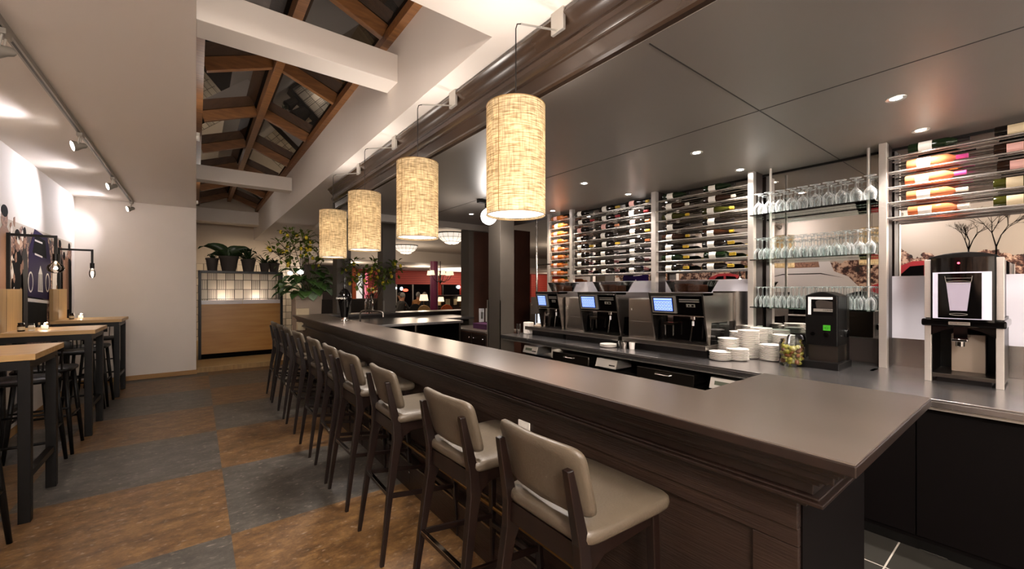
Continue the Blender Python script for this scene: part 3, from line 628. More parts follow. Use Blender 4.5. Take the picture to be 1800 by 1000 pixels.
# ================================================================ THE BAR
def bar_counter():
    t = thing('bar_counter', 'long dark wooden bar with moulded edge and brown top', 'bar counter', (1.19, .27, 0))
    # L-shaped top with a far return arm; local coordinates from the near customer corner
    def loc(x, y): return (x-1.19, y-.27)
    out = [(1.19,.27),(2.15,.27),(2.15,.835),(1.60,.835),(1.60,6.75),(4.25,6.75),(4.25,7.18),(1.19,7.18)]
    q = MB(); q.prism([loc(*p) for p in out], 'z', 1.068, 1.096); q.build('counter_edge', 'dark_wood', t, bevel=.003)
    cx_, cy_ = 2.4, 3.7; ins = [(1.193,.273),(2.147,.273),(2.147,.832),(1.597,.832),(1.597,6.753),(4.247,6.753),(4.247,7.177),(1.193,7.177)]
    q = MB(); q.prism([loc(*p) for p in ins], 'z', 1.096, 1.10); q.build('countertop', 'bar_top', t)
    B(1.61-1.19, 5.3-.27, 1.0, 3.14-1.19, 6.74-.27, 1.035).box(3.14-1.19, 5.9-.27, 1.0, 3.71-1.19, 6.74-.27, 1.035).build('work_surface', 'steel_top', t, bevel=.004)
    # mouldings under the overhang: mitred profile runs along front and far arm
    pr = [(1.21,1.068),(1.21,1.052),(1.235,1.044),(1.235,1.018),(1.262,1.008),(1.285,.99),(1.285,.962),(1.262,.955),(1.262,.94),(1.30,.93),(1.30,.913),(1.36,.913),(1.36,1.068)]
    q = MB()
    for x0, z0, z1 in ((1.212,1.052,1.068),(1.225,1.040,1.052),(1.236,1.018,1.040),(1.252,1.008,1.018),(1.268,.992,1.008),(1.286,.958,.992),(1.272,.950,.958),(1.262,.938,.950),(1.292,.926,.938),(1.305,.913,.926)):
        e = x0-1.19; y0 = e*1.15; q.box(e, y0, z0, 1.58-1.19, 6.88, z1)
    q.build('moulding', 'dark_wood', t, bevel=.003)
    B(1.325-1.19, .43-.27, .83, 1.38-1.19, 6.86, .913).build('frieze_board', 'bar_wood', t, bevel=.002)
    q = MB(); q.box(1.35-1.19, .437-.27, 0, 1.56-1.19, 6.8, 1.068)
    q.box(1.56-1.19, .437-.27, 0, 1.98-1.19, .56-.27, 1.068); q.box(1.56-1.19, 6.62, 0, 4.2-1.19, 6.74, 1.068)
    q.build('bar_body', 'bar_wood', t)
    B(1.352-1.19, .425-.27, .0, 1.975-1.19, .436-.27, .912).build('end_panel', 'dark_panel', t)
    q = MB()
    for k in range(8):
        y = .16 + k*.93; q.box(1.335-1.19, y, .32, 1.352-1.19, y+.12, .775)
    q.box(1.335-1.19, .16, .777, 1.352-1.19, 6.86, .829); q.build('panel_stile', 'bar_wood', t, bevel=.002)
    B(1.325-1.19, .17, .0, 1.352-1.19, 6.84, .315).build('upper_step', 'bar_wood', t)
    B(1.262-1.19, .17, .0, 1.33-1.19, 6.84, .21).build('kick_step', 'bar_wood', t)
    B(1.258-1.19, .17, .203, 1.268-1.19, 6.84, .214).box(1.320-1.19, .17, .308, 1.33-1.19, 6.84, .319).build('step_nosing', 'nosing', t)
    q = MB(); q.tube([(.06,.3,.345),(.06,6.7,.345)], .012, 12)
    for y in [.5+.9*k for k in range(7)]: q.bar((.06,y,.345),(.15,y,.345),.012,.012)
    q.build('foot_rail', 'brass', t, smooth=True)
    # inside of the bar: dark cabinets under the work surface
    B(1.565-1.19, .57-.27, 0, 1.59-1.19, 5.9, 1.06).build('inner_panel', 'dark_steel', t)
    for x in (1.66, 2.4, 3.1): B(x-1.19, 5.08, 0, x+.03-1.19, 6.3, 1.0).build('support_panel', 'dark_steel', t)
bar_counter()
for z, lab in ((.79, 'small white outlet plate high on the bar front between the nearest stools'), (.35, 'small white plate low on the bar front between the nearest stools')):
    t = thing('outlet_plate', lab, 'outlet', (1.34, 1.64, z))
    x_ = 1.345 if z > .5 else 1.33
    t.location.x = 1.334 if z > .5 else 1.324
    B(-.006,-.045,-.035,.001,.045,.035).build('plate', 'paper_white', t, bevel=.002); MB().box(-.0065,-.02,-.015,-.005,.02,.015).build('socket', 'porcelain', t)

# ---------------------------------------------------------------- bar stools
def bar_stool():
    t = thing('bar_stool', '', 'bar stool', (0,0,0), 0, 'cream leather stools along the bar')
    # seat: rounded slab, slightly dished
    def seat(u, v):
        a = 2*pi*u; n_ = 9
        cx = abs(cos(a))**(2/n_)*(1 if cos(a) > 0 else -1); sy = abs(sin(a))**(2/n_)*(1 if sin(a) > 0 else -1)
        prof = [(0,.0),(.6,.0),(.95,.0),(.985,.008),(1,.022),(.99,.038),(.955,.046),(.5,.044),(0,.042)]
        i = min(int(v*8+.5), 8); r, z = prof[i]
        return (.01+.215*r*cx, (.212+.010*cx)*r*sy,   .750+z)
    MB().grid(seat, 48, 8).build('seat', 'leather', t, smooth='all')
    # curved padded back
    def back(u, v):
        a = 2*pi*u; n_ = 8
        cy = abs(cos(a))**(2/n_)*(1 if cos(a) > 0 else -1); sz = abs(sin(a))**(2/n_)*(1 if sin(a) > 0 else -1)
        prof = [(0,-.019),(.7,-.019),(.95,-.016),(1,-.006),(1,.006),(.95,.016),(.7,.019),(0,.019)]
        i = min(int(v*7+.5), 7); r, d = prof[i]
        y = .200*r*cy; z = .112*r*sz
        return (-.212 - .28*z + .7*(y*y) + d, y, .933+z)
    def back2(u, v):
        x, y, z = back(u, v); y0 = y; 
        return (x + 2*1.05*y*y*1.0*.0, y0, z)
    MB().grid(back2, 48, 7).build('backrest', 'leather', t, smooth='all')
    for s in (-1, 1):
        # rear leg runs up behind the back as a post
        ys = .165
        pts = [(-.285, s*.205, 0), (-.235, s*.188, .38), (-.19, s*.178, .66), (-.195, s*.172, .76), (-.243, s*.165, .985)]
        ws = [(.022,.022),(.034,.030),(.052,.034),(.045,.032),(.026,.026)]
        q = MB(); vs = []; 
        for (x, y, z), (wx, wy) in zip(pts, ws): vs += [(x-wx/2,y-wy/2,z),(x+wx/2,y-wy/2,z),(x+wx/2,y+wy/2,z),(x-wx/2,y+wy/2,z)]
        fs = [(3,2,1,0)] + [(4*i+k, 4*i+(k+1)%4, 4*i+4+(k+1)%4, 4*i+4+k) for i in range(4) for k in range(4)] + [(16,17,18,19)]
        q.add(vs, fs); lg = q.build('leg', 'stool_wood', t, bevel=.004)
        MB().cyl((-.285, s*.205, 0), .009, 0, .012, 10).build('foot_cap', 'chrome', lg)
        q = MB(); vs = []
        for (x, y, z), (wx, wy) in zip([(.185, s*.195, 0), (.17, s*.178, .38), (.16, s*.168, .75)], [(.022,.022),(.030,.028),(.038,.034)]): vs += [(x-wx/2,y-wy/2,z),(x+wx/2,y-wy/2,z),(x+wx/2,y+wy/2,z),(x-wx/2,y+wy/2,z)]
        q.add(vs, [(3,2,1,0)] + [(4*i+k, 4*i+(k+1)%4, 4*i+4+(k+1)%4, 4*i+4+k) for i in range(2) for k in range(4)] + [(8,9,10,11)])
        lg = q.build('leg', 'stool_wood', t, bevel=.004); MB().cyl((.185, s*.195, 0), .009, 0, .012, 10).build('foot_cap', 'chrome', lg)
        MB().bar((-.238, s*.188, .36), (.17, s*.178, .30), .018, .024).build('side_rung', 'stool_wood', t, bevel=.002)
        # curved bracket under the seat
        MB().add([(-.19,s*.172-.012,.75),(.17,s*.165-.012,.75),(.17,s*.165-.012,.70),(-.10,s*.168-.012,.695),(-.15,s*.17-.012,.67),(-.18,s*.175-.012,.60),
                  (-.19,s*.172+.012,.75),(.17,s*.165+.012,.75),(.17,s*.165+.012,.70),(-.10,s*.168+.012,.695),(-.15,s*.17+.012,.67),(-.18,s*.175+.012,.60)],
                 [(0,1,2,3,4,5),(11,10,9,8,7,6)]+[(i,i+6,(i+1)%6+6,(i+1)%6) for i in range(6)]).build('seat_rail', 'stool_wood', t)
    MB().bar((-.19,-.17,.715), (-.19,.17,.715), .022, .07).build('seat_rail', 'stool_wood', t); MB().bar((.155,-.16,.725), (.155,.16,.725), .022, .05).build('seat_rail', 'stool_wood', t)
    MB().bar((.168,-.17,.26), (.168,.17,.26), .02, .024).build('front_rung', 'stool_wood', t, bevel=.002)
    r = MB().bar((-.238,-.185,.365), (-.238,.185,.365), .022, .020).build('rear_rung', 'stool_wood', t, bevel=.002)
    MB().bar((-.240,-.175,.3765), (-.240,.175,.3765), .018, .003).build('metal_strip', 'chrome', r)
    return t
stool0 = bar_stool()
STOOL_Y = (1.005, 1.62, 2.40, 3.10, 3.60, 4.22, 4.97, 5.58, 6.05, 6.62)
names = ['nearest cream leather bar stool, its backrest largest at the bottom of the photo'] + ['cream leather bar stool, %s from the camera along the bar' % s for s in ('second','third','fourth','fifth','sixth','seventh','eighth','ninth')] + ['farthest cream leather bar stool in the row, by the wooden cabinet']
for i, y in enumerate(STOOL_Y):
    s = stool0 if i == 0 else dup(stool0)
    place(s, (1.085, y, 0), radians((0, 2, -1, 1.5, -2, 0, 1, -1, 2, 0)[i]), names[i])

# ---------------------------------------------------------------- left side: high tables
def high_table(y0, lab):
    t = thing('high_table', lab, 'table', (-1.18, y0+.325, 0), 0, 'oak high tables on the left')
    B(-.315,-.36,1.045,.36,.36,1.085).build('tabletop', 'oak_top', t, bevel=.003)
    B(-.30,-.335,.985,.33,.335,1.045).build('apron', 'black_wood', t)
    for sx in (-1, 1):
        for sy in (-1, 1):
            x = .305 if sx > 0 else -.28; MB().box(x-.028, sy*.305-.028, 0, x+.028, sy*.305+.028, 1.0).build('leg', 'black_wood', t, bevel=.002)
    for sx in (1,): MB().box(.285,-.28,.27,.325,.28,.31).build('foot_bar', 'black_wood', t); 
    MB().box(-.30,-.28,.27,-.26,.28,.31).build('foot_bar', 'black_wood', t)
    return t
TY = (4.0, 5.97, 7.86)
for y, lab in zip(TY, ('nearest oak topped high table with black legs, cut by the left edge', 'middle oak topped high table with black legs holding a candle', 'farthest oak topped high table, against the white wall corner')): high_table(y, lab)
def wall_lamp(y, lab, lab2, globe_):
    t = thing('wall_board', lab2, 'board', (-1.48, y, 1.085))
    B(-.013,-.42,0,.022,.30,.415).build('board', 'oak_panel', t, bevel=.003)
    B(.0225,-.16,.0,.0235,-.157,.415).build('joint', 'dark_wood', t)
    l = thing('wall_lamp', lab, 'lamp', (-1.485, y, 1.5))
    MB().box(-.012,-.014,-.0,.016,.014,.56).build('upright', 'black_metal', l)
    MB().box(.016,-.012,.53,.335,.012,.556).build('arm', 'black_metal', l)
    MB().box(.311,-.012,.36,.335,.012,.53).build('drop_rod', 'black_metal', l)
    MB().cyl((.323,0,0), .024, .29, .365).build('socket', 'black_metal', l, smooth=True)
    if globe_: MB().lathe([(.02,.29),(.03,.27),(.058,.245),(.066,.215),(.055,.185),(.02,.165),(.001,.163)], (.323,0,0), 24).build('bulb', 'bulb_glass', l, smooth='all')
    else: MB().lathe([(.018,.29),(.024,.27),(.032,.245),(.034,.21),(.028,.175),(.01,.155),(.001,.153)], (.323,0,0), 24).build('bulb', 'bulb_glass', l, smooth='all')
    MB().sphere((.323,0,.222), .012).build('filament', 'filament', l)
    point_light((-1.485+.323, y, 1.5+.222), 2.2, WARM, .02)
wall_lamp(6.3, 'black angled wall lamp with a round clear bulb over the middle table', 'oak board on the mural wall behind the middle table', True)
wall_lamp(8.2, 'black angled wall lamp with a small clear bulb over the farthest table', 'oak board on the mural wall behind the farthest table', False)
wall_lamp(4.35, 'black angled wall lamp over the nearest table, outside the frame', 'oak board behind the nearest table, outside the frame', True)
def candle(x, y, lab):
    t = thing('candle_holder', lab, 'candle holder', (x, y, 1.085))
    MB().box(-.038,-.038,0,.038,.038,.075).build('holder', 'clear_glass', t); MB().cyl((0,0,0), .026, .004, .04).build('candle', 'paper_white', t, smooth=True)
    MB().lathe([(.001,.04),(.006,.05),(.004,.062),(.0005,.07)]).build('flame', 'candle_glow', t); point_light((x, y, 1.15), .5, WARM, .01)
candle(-1.24, 6.30, 'glass tealight holder glowing on the middle high table'); candle(-1.3, 8.35, 'glass tealight holder glowing on the farthest high table')
def jar(x, y, lab, m='jar_dark', h=.085, r=.026):
    t = thing('condiment_jar', lab, 'jar', (x, y, 1.085)); MB().lathe([(r*.9,0),(r,.006),(r,h*.68),(r*.7,h*.8),(r*.7,h*.84)], n=18, cap0=True).build('jar', m, t, smooth=True)
    MB().cyl((0,0,0), r*.85, h*.82, h).build('lid', 'black_plastic', t, smooth=True); MB().lathe([(r*1.015,h*.18),(r*1.015,h*.55)], n=18).build('paper_label', 'label_cream', t)
jar(-1.36, 6.12, 'dark condiment jar with a black lid left of the candle on the middle table'); jar(-1.3, 6.16, 'pale salt jar beside the candle on the middle table', 'paper_white', .07, .024)
jar(-1.36, 8.18, 'condiment jar left of the candle on the farthest table')
def wood_stool():
    t = thing('wooden_stool', '', 'bar stool', (0,0,0), 0, 'dark wooden bar chairs at the high tables')
    def seat(u, v):
        a = 2*pi*u; n_ = 4; c_ = abs(cos(a))**(2/n_)*(1 if cos(a) > 0 else -1); s_ = abs(sin(a))**(2/n_)*(1 if sin(a) > 0 else -1)
        r, z = [(0,-.02),(.9,-.02),(1,-.008),(1,.008),(.95,.018),(0,.012)][min(int(v*5+.5),5)]
        return (.2*r*c_, .2*r*s_, .76+z)
    MB().grid(seat, 36, 5).build('seat', 'black_wood', t, smooth='all')
    # curved top rail, slats, posts: back at -x
    MB().grid(lambda u, v: (-.20-.035*(1-(2*u-1)**2), -.2+.4*u, .955+.07*v), 16, 2).build('back_rail', 'black_wood', t, smooth='all', solid=.018, bevel=.003)
    for k in range(5):
        u = .14+.18*k; MB().bar((-.185-.02*(1-(2*u-1)**2), -.19+.38*u, .775), (-.205-.035*(1-(2*u-1)**2), -.2+.4*u, .97), .026, .009, (0,1,0)).build('back_slat', 'black_wood', t)
    for sx in (-1, 1):
        for sy in (-1, 1): MB().tube([(sx*.215, sy*.205, 0), (sx*.18, sy*.175, .4), (sx*.155, sy*.15, .745)], [.013,.018,.017], 10).build('leg', 'black_wood', t, smooth='all')
    for sy in (-1, 1): MB().tube([(-.19, sy*.183, .33), (.19, sy*.183, .33)], .010, 8).build('side_rung', 'black_wood', t, smooth='all')
    MB().tube([(.195, -.185, .27), (.195, .185, .27)], .011, 8).build('front_rung', 'black_wood', t, smooth='all'); MB().tube([(-.19, -.18, .42), (-.19, .18, .42)], .010, 8).build('rear_rung', 'black_wood', t, smooth='all')
    return t
ws0 = wood_stool()
for i, (x, y, rz, lab) in enumerate(((-1.08, 3.52, pi/2, 'dark wooden bar chair at the near end of the closest high table, left edge'), (-1.12, 5.08, -pi/2, 'dark wooden bar chair between the nearest and middle tables, facing the nearest table'),
        (-1.10, 5.62, pi/2, 'dark wooden bar chair pushed under the near end of the middle table'), (-1.12, 7.0, -pi/2, 'dark wooden bar chair behind the middle high table'), (-1.10, 7.52, pi/2, 'dark wooden bar chair at the near end of the farthest table'), (-1.14, 8.68, -pi/2, 'dark wooden bar chair at the far end of the farthest table by the wall'))):
    s = ws0 if i == 0 else dup(ws0); place(s, (x, y, 0), rz, lab)

# ---------------------------------------------------------------- divider with plants
def divider():
    t = thing('room_divider', 'wooden panelled divider with dark metal frame and patterned screen top', 'divider', (.03, 10.34, .09))
    B(0.03,0,.10,1.45,.05,1.10).build('wood_panel', 'gold_ply', t); B(.03,.005,0,1.45,.045,.10).build('plinth', 'mural_dark', t)
    q = MB()
    for x in (0, 1.44): q.box(x,-.02,0,x+.05,.3,1.76)
    q.box(0,-.02,1.74,1.49,.3,1.785); q.build('frame', 'black_metal', t, bevel=.002)
    B(.05,.02,1.10,.74,.028,1.18).box(.75,.02,1.10,1.44,.028,1.18).build('glass_edge', 'white_gloss', t)
    B(.05,.05,1.06,1.44,.3,1.10).build('shelf', 'white_gloss', t)
    B(.05,.28,.10,1.44,.3,1.74).build('back_screen', 'shelf_wallpaper', t)
    for x in (.42, 1.0):
        MB().lathe([(.03,0),(.035,.012),(.02,.02)], (x,.12,1.10), 14, True).build('uplight', 'spot_glow', t)
        spot_light((.03+x, 10.34+.13, .09+1.16), (.03+x, 10.34+.26, 1.8), 1.2, 140, 1, WARM, .02)
divider()
struct('wall_paper_panel', B(0, 14.185, .09, 2.55, 14.2, 2.2), 'shelf_wallpaper').name = 'wall_papered'
spot_light((1.0, 12.6, 2.9), (1.0, 14.2, 1.3), 30, 110, 1, WARM, .05); spot_light((2.2, 12.6, 2.9), (2.3, 14.2, 1.3), 20, 110, 1, WARM, .05)
def leaf(mb, base, d, L, W, droop=.5, n=6, fold=.15, up=(0,0,1), heart=False):
    """a pointed blade from base along d, arching down"""
    d = Vector(d).normalized(); s = d.cross(Vector(up)); s = s.normalized() if s.length > .01 else Vector((1,0,0)); p = Vector(base); vs = []
    for i in range(n+1):
        u = i/n; w_ = W*(sin(pi*min(1, u*.96+.04))**.8 if not heart else (sin(pi*(u*.86+.14))**.9*(1.15-u*.3)))
        nrm = s.cross(d).normalized(); 
        vs += [tuple(p - s*w_/2 + nrm*fold*w_), tuple(p), tuple(p + s*w_/2 + nrm*fold*w_)]
        p = p + d*L/n; d = (d + Vector((0,0,-droop/n))).normalized()
    mb.add(vs, [(3*i+k, 3*i+k+1, 3*i+k+4, 3*i+k+3) for i in range(n) for k in (0,1)])
def pot(t, r, h, m='pot_grey'):
    MB().lathe([(r*.72,0),(r*.98,h*.86),(r*1.05,h*.86),(r*1.06,h),(r*.95,h),(r*.93,h*.9)], n=24, cap0=True).build('pot', m, t, smooth=True)
    MB().lathe([(.001,h*.88),(r*.93,h*.88)], n=20).build('soil', 'soil', t)
Zp = 1.875; rr = random.Random(5)
def potted(x, r, h, lab, fn, cat='potted plant'):
    t = thing('potted_plant', lab, cat, (x, 10.48, Zp)); pot(t, r, h); q = MB(); m = fn(q, h); q.build('foliage', m, t, smooth='all', solid=.002)
def f_spiky(n_, L, W, el=(.4,1.2), m='leaf_dark'):
    def f(q, h):
        for k in range(n_):
            a = rr.uniform(0, 2*pi); e = rr.uniform(*el); leaf(q, (0,0,h*.9), (cos(a)*cos(e), sin(a)*cos(e), sin(e)), L*rr.uniform(.7,1.1), W, rr.uniform(.2,.8))
        return m
    return f
def f_bird(q, h):
    for a, e, L in ((0,1.1,.62),(pi,1.15,.66),(.4,1.3,.5),(2.8,1.0,.45),(5.6,.9,.4),(3.6,1.25,.3)):
        leaf(q, (0,0,h*.85), (cos(a)*cos(e), sin(a)*cos(e)*.5, sin(e)), L, .24, 2.4, 10, .2, up=(0,1,0.3))
    q.lathe([(.03,h*.8),(.045,h*1.15),(.02,h*1.5)], n=10); return 'leaf_dark'
potted(.26, .11, .26, 'small plant in a grey pot at the left end of the divider', f_spiky(26, .16, .02))
potted(.545, .17, .31, 'large plant with drooping broad leaves in the biggest grey pot', f_bird)
potted(.89, .135, .26, 'bushy dark plant in a grey pot at the middle of the divider', f_spiky(60, .30, .035, (.3,1.4)))
potted(1.19, .10, .19, 'aloe with thick pointed leaves in a small grey pot on the divider', f_spiky(18, .28, .05, (.3,1.3)))
potted(1.37, .11, .2, 'small bushy plant in a grey pot at the right end of the divider', f_spiky(60, .15, .03, (.1,1.4), 'leaf_dark'))
# leafy plant in a beige planter beyond the far bar end
t = thing('planter', 'large leafy plant in a tapered beige planter beyond the bar end', 'potted plant', (1.47, 7.6, 0))
MB().add([(-.16,-.16,0),(.16,-.16,0),(.16,.16,0),(-.16,.16,0),(-.2,-.2,1.41),(.2,-.2,1.41),(.2,.2,1.41),(-.2,.2,1.41)], [(3,2,1,0),(4,5,6,7),(0,1,5,4),(1,2,6,5),(2,3,7,6),(3,0,4,7)]).build('pot', 'planter_beige', t, bevel=.008)
MB().box(-.205,-.205,1.33,.205,.205,1.415).build('pot_rim', 'planter_beige', t, bevel=.006)
q = MB()
for k in range(64):
    a = rr.uniform(0, 2*pi); e = rr.uniform(.0, 1.25); L = rr.uniform(.2,.46); p = Vector((0,0,1.42)); d_ = Vector((cos(a)*cos(e), sin(a)*cos(e), sin(e))); tip = p + d_*L
    q.tube([p, p+d_*L*.5+Vector((0,0,.03)), tip], .004, 5); d2 = Vector((d_.x, d_.y, .15)); leaf(q, tip, d2, rr.uniform(.18,.27), rr.uniform(.13,.19), 1.6, 6, .12, heart=True)
q.build('foliage', 'leaf_green', t, smooth='all', solid=.002)
q = MB()
for a, L, z in ((-.9,.3,1.52),(-.4,.28,1.62),(.1,.25,1.5),(-1.5,.22,1.45)):
    d_ = Vector((cos(a), sin(a)*.8, .1)); leaf(q, Vector((0,0,z))+d_*L, (d_.x,d_.y,-.3), .26, .21, 1.2, 6, .1, heart=True); q.tube([(0,0,1.42), Vector((0,0,z))+d_*L], .004, 5)
q.build('pale_leaves', 'leaf_pale', t, smooth='all', solid=.002)
# lemon branches
def lemon_branch(name, lab, base, ends, nleaf, seed, vase):
    r_ = random.Random(seed); t = thing(name, lab, 'plant', base); br = MB(); lf = MB(); lm = []
    for e in ends:
        e = Vector(e); mid = e*.5 + Vector((0,0,.16)); pts = []
        for i in range(9):
            u = i/8; pts.append((1-u)**2*Vector((0,0,0)) + 2*u*(1-u)*mid + u*u*e + Vector((r_.uniform(-.015,.015), r_.uniform(-.015,.015), r_.uniform(-.015,.015))))
        br.tube(pts, [.008*(1-u/11) for u in range(9)], 5)
        for i in range(nleaf):
            u = r_.uniform(.58, 1); p = pts[int(u*8)]; d_ = Vector((r_.uniform(-1,1), r_.uniform(-1,1), r_.uniform(-.7,.9))); tw = p + d_.normalized()*r_.uniform(.03,.14)
            br.tube([p, tw], .0025, 4); leaf(lf, tw, d_, r_.uniform(.06,.11), .05, .6, 4)
            if i % 13 == 0: lm.append(tw + Vector((0,0,-.02)))
    br.build('branch', 'branch', t); lf.build('leaves', 'leaf_lemon', t, smooth='all')
    for p in lm: MB().sphere(tuple(p), .026, 10, 8, sz=1.25).build('lemon', 'lemon', t, smooth='all')
    if vase: MB().lathe([(.05,0),(.07,.05),(.07,.2),(.04,.27),(.05,.3)], n=20, cap0=True).build('vase', 'clear_glass', t, smooth=True)
lemon_branch('lemon_branch', 'leafy lemon branches with yellow fruit spreading behind the farthest lampshade', (1.5, 7.5, 1.42), ((-.5,.0,.9),(-.34,.1,1.12),(-.05,0,1.0),(.2,-.05,.95),(-.6,0,.74),(-.15,-.1,1.05),(.32,0,.82)), 44, 3, False)
lemon_branch('lemon_branch', 'second lemon branch hanging below the third lampshade before the grey columns', (2.25, 6.8, 1.105), ((-.3,-.02,.9),(.1,-.05,.92),(.45,-.05,.86),(.25,-.05,.72),(-.1,0,.7),(.5,-.1,.8),(-.42,0,.8)), 36, 9, True)
t = thing('menu_stand', 'pale cream menu box on the far bar end', 'menu holder', (1.3, 7.08, 1.1))
MB().box(-.08,-.04,0,.1,.04,.10).build('box', 'label_cream', t, bevel=.003)
t = thing('light_box', 'cream lamp box fixed to the bar front behind the farthest stools', 'box', (1.31, 6.93, .93))
MB().box(-.1,-.06,-.05,.0,.06,.07).build('box', 'label_cream', t, bevel=.003)
# beer tap and faucet on the far half of the bar
t = thing('beer_tap', 'black beer tap column with white lettering on the far bar', 'beer tap', (1.47, 5.36, 1.1))
MB().lathe([(.045,0),(.05,.01),(.04,.03),(.045,.06)], n=20, cap0=True).build('base', 'chrome', t, smooth=True)
MB().lathe([(.045,.05),(.05,.1),(.075,.22),(.085,.28),(.075,.34),(.045,.38),(.03,.40)], n=28, cap1=True).build('column', 'black_gloss', t, smooth='all')
MB().lathe([(.02,.4),(.024,.43),(.012,.45),(.018,.5),(.012,.56)], n=14, cap1=True).build('handle', 'black_gloss', t, smooth=True)
MB().sphere((0,0,.405),.02).build('handle_collar', 'chrome', t, smooth='all')
MB().tube([(0,-.06,.27),(0,-.11,.26),(0,-.115,.18)], .01).tube([(0,.06,.27),(0,.1,.26),(0,.105,.18)], .01).build('spout', 'black_metal', t, smooth=True)
text(t, 'FAMOUS', .032, (-.062,-.058,.285), (pi/2,0,-radians(47)), 'paper_white')
t = thing('bar_faucet', 'chrome arched faucet rising behind the bar near the tap', 'faucet', (1.68, 5.42, 1.035))
MB().cyl((0,0,0),.022,0,.02).tube([(0,0,0),(0,0,.15),(.01,-.02,.177),(.03,-.05,.19),(.12,-.28,.19),(.15,-.36,.185),(.16,-.385,.165),(.16,-.39,.12)], .011, 12).build('spout', 'steel', t, smooth=True)
MB().cyl((.09,-.2,0),.012,.19,.215).build('valve', 'chrome', t, smooth=True)


# ================================================================ BACK BAR
t = thing('steel_worktop', 'long brushed steel worktop along the mirrored back bar', 'worktop', (3.17, 0, .905))
B(0,-3,-.012,1.15,4.40,0).box(0,-3,-.045,.02,4.40,-.012).build('top', 'steel_top', t, bevel=.002)
B(.03,-3,-.065,.05,4.38,-.046).build('edge_strip', 'silver_paint', t)  # pale strip below the nosing: a highlight built in as a part
t = thing('counter_cabinet', 'plain dark cabinet front reaching the floor under the right end of the steel worktop', 'cabinet', (3.28, -3, 0))
B(.02,.01,.06,1.0,4.28,.84).build('body', 'dark_panel', t)
for y0, y1 in ((-3,-1.2),(-1.195,-.365),(-.36,.472),(.478,1.27)): B(0,max(y0+3,.01),.09,.02,y1+3,.855).build('door', 'dark_panel', t, bevel=.001)
B(.03,.01,0,.06,4.27,.09).build('plinth', 'black_metal', t); B(.0,3.35,.012,.004,3.46,.018).build('foot_trim', 'chrome', t)
q = MB(); q.M = Matrix.Translation((3.2-3.17, 1.29, -.905))
for y in (0, .42, .98, 1.57, 2.15, 3.07): q.box(0,y,0,.04,y+.035,.855).box(1.0,y,0,1.04,y+.035,.855)
q.box(0,0,.83,.03,3.1,.855); q.build('support_frame', 'dark_steel', t); B(.88,1.29,-.905,.90,4.39,-.055).build('back_panel', 'black_metal', t); B(.08,1.29,-.825,.88,4.39,-.805).build('bottom_shelf', 'black_metal', t)
def drawer_unit(y0, y1, lab):
    t = thing('drawer_unit', lab, 'drawer', (3.21, y0, 0))
    W = y1-y0
    MB().box(.02,0,.12,.6,W,.69).build('body', 'black_metal', t)
    d = B(-.02,.0,.705,.0,W,.80).build('drawer_front', 'dark_steel', t, bevel=.003)
    MB().box(0,.03,.71,.5,W-.03,.79).build('drawer_box', 'steel', t)
    MB().tube([(-.022,W*.36,.768),(-.042,W*.38,.765),(-.046,W*.5,.765),(-.042,W*.62,.765),(-.022,W*.64,.768)], .008).build('handle', 'chrome', d, smooth=True)
    d = B(-.005,.0,.40,.012,W,.68).build('door', 'dark_steel', t, bevel=.003)
    MB().tube([(-.005,W*.4,.65),(-.025,W*.42,.648),(-.025,W*.58,.648),(-.005,W*.6,.65)], .007).build('handle', 'chrome', d, smooth=True)
drawer_unit(2.89, 3.42, 'steel drawer with a chrome handle under the worktop below the middle coffee machine')
drawer_unit(1.76, 2.30, 'steel drawer with a chrome handle under the worktop below the nearest coffee machine')
def control_unit(y0, y1, lab, disp, W=.26):
    t = thing('control_unit', lab, 'appliance', (3.24, y0, 0))
    MB().box(.05,0,.15,.6,y1-y0,.70).build('body', 'black_metal', t)
    MB().add([(0,y1-y0-W,.715),(0,y1-y0,.715),(.03,y1-y0,.80),(.03,y1-y0-W,.80),(.25,y1-y0-W,.715),(.25,y1-y0,.715),(.25,y1-y0,.80),(.25,y1-y0-W,.80)], [(0,1,2,3),(4,7,6,5),(0,4,5,1),(3,2,6,7),(0,3,7,4),(1,5,6,2)]).build('control_box', 'silver_paint', t, bevel=.003)
    q = MB(); a = y1-y0-W
    if disp: q.add([(.009,a+.1,.745),(.009,a+.22,.745),(.019,a+.22,.775),(.019,a+.1,.775)], [(0,1,2,3)]); o = q.build('display', 'lcd', t, solid=.004)
    for k in range(4): MB().box(.0,a+.02+.018*k,.742,.02,a+.03+.018*k,.75).build('button', 'black_plastic', t)
    MB().tube([(-.002,.1,.672),(-.02,.12,.67),(-.02,.24,.67),(-.002,.26,.672)], .007).build('handle', 'chrome', t, smooth=True)
control_unit(3.50, 4.02, 'silver control panel at the far left end under the worktop', True)
control_unit(2.34, 2.84, 'silver control panel between the two drawers under the worktop', False)
control_unit(1.33, 1.66, 'silver control panel with a green display by the bar corner', True)

# mirror, posts and bottle racks
o = B(4.372,-3,1.60,4.40,.80,2.60).box(4.372,1.69,1.60,4.40,4.5,2.60).box(4.372,.80,1.0,4.40,1.69,2.60).build('bar_mirror', 'mirror'); tag(o, 'wide wall mirror behind the bottle racks and glass shelves', 'mirror')
o = B(4.33,.80,.905,4.37,1.69,1.10).build('brown_splashback', 'dark_brown'); tag(o, 'dark brown splashback strip below the glass shelves', 'splashback')
def post(y0, y1, lab, side=None, x0=4.13):
    t = thing('rack_post', lab, 'post', (x0, y0, .905))
    B(0,0,0,.06,y1-y0,1.70).build('steel_face', 'post_steel', t, bevel=.002)
    if side is not None: B(.06,side[0],0,.2,side[1],1.70).build('side_panel', 'dark_brown', t)
post(1.694,1.744,'polished steel post between the white wine rack and the glass shelves',(0,.04))
post(.757,.803,'polished steel post between the glass shelves and the rose bottle rack',(.005,.04))
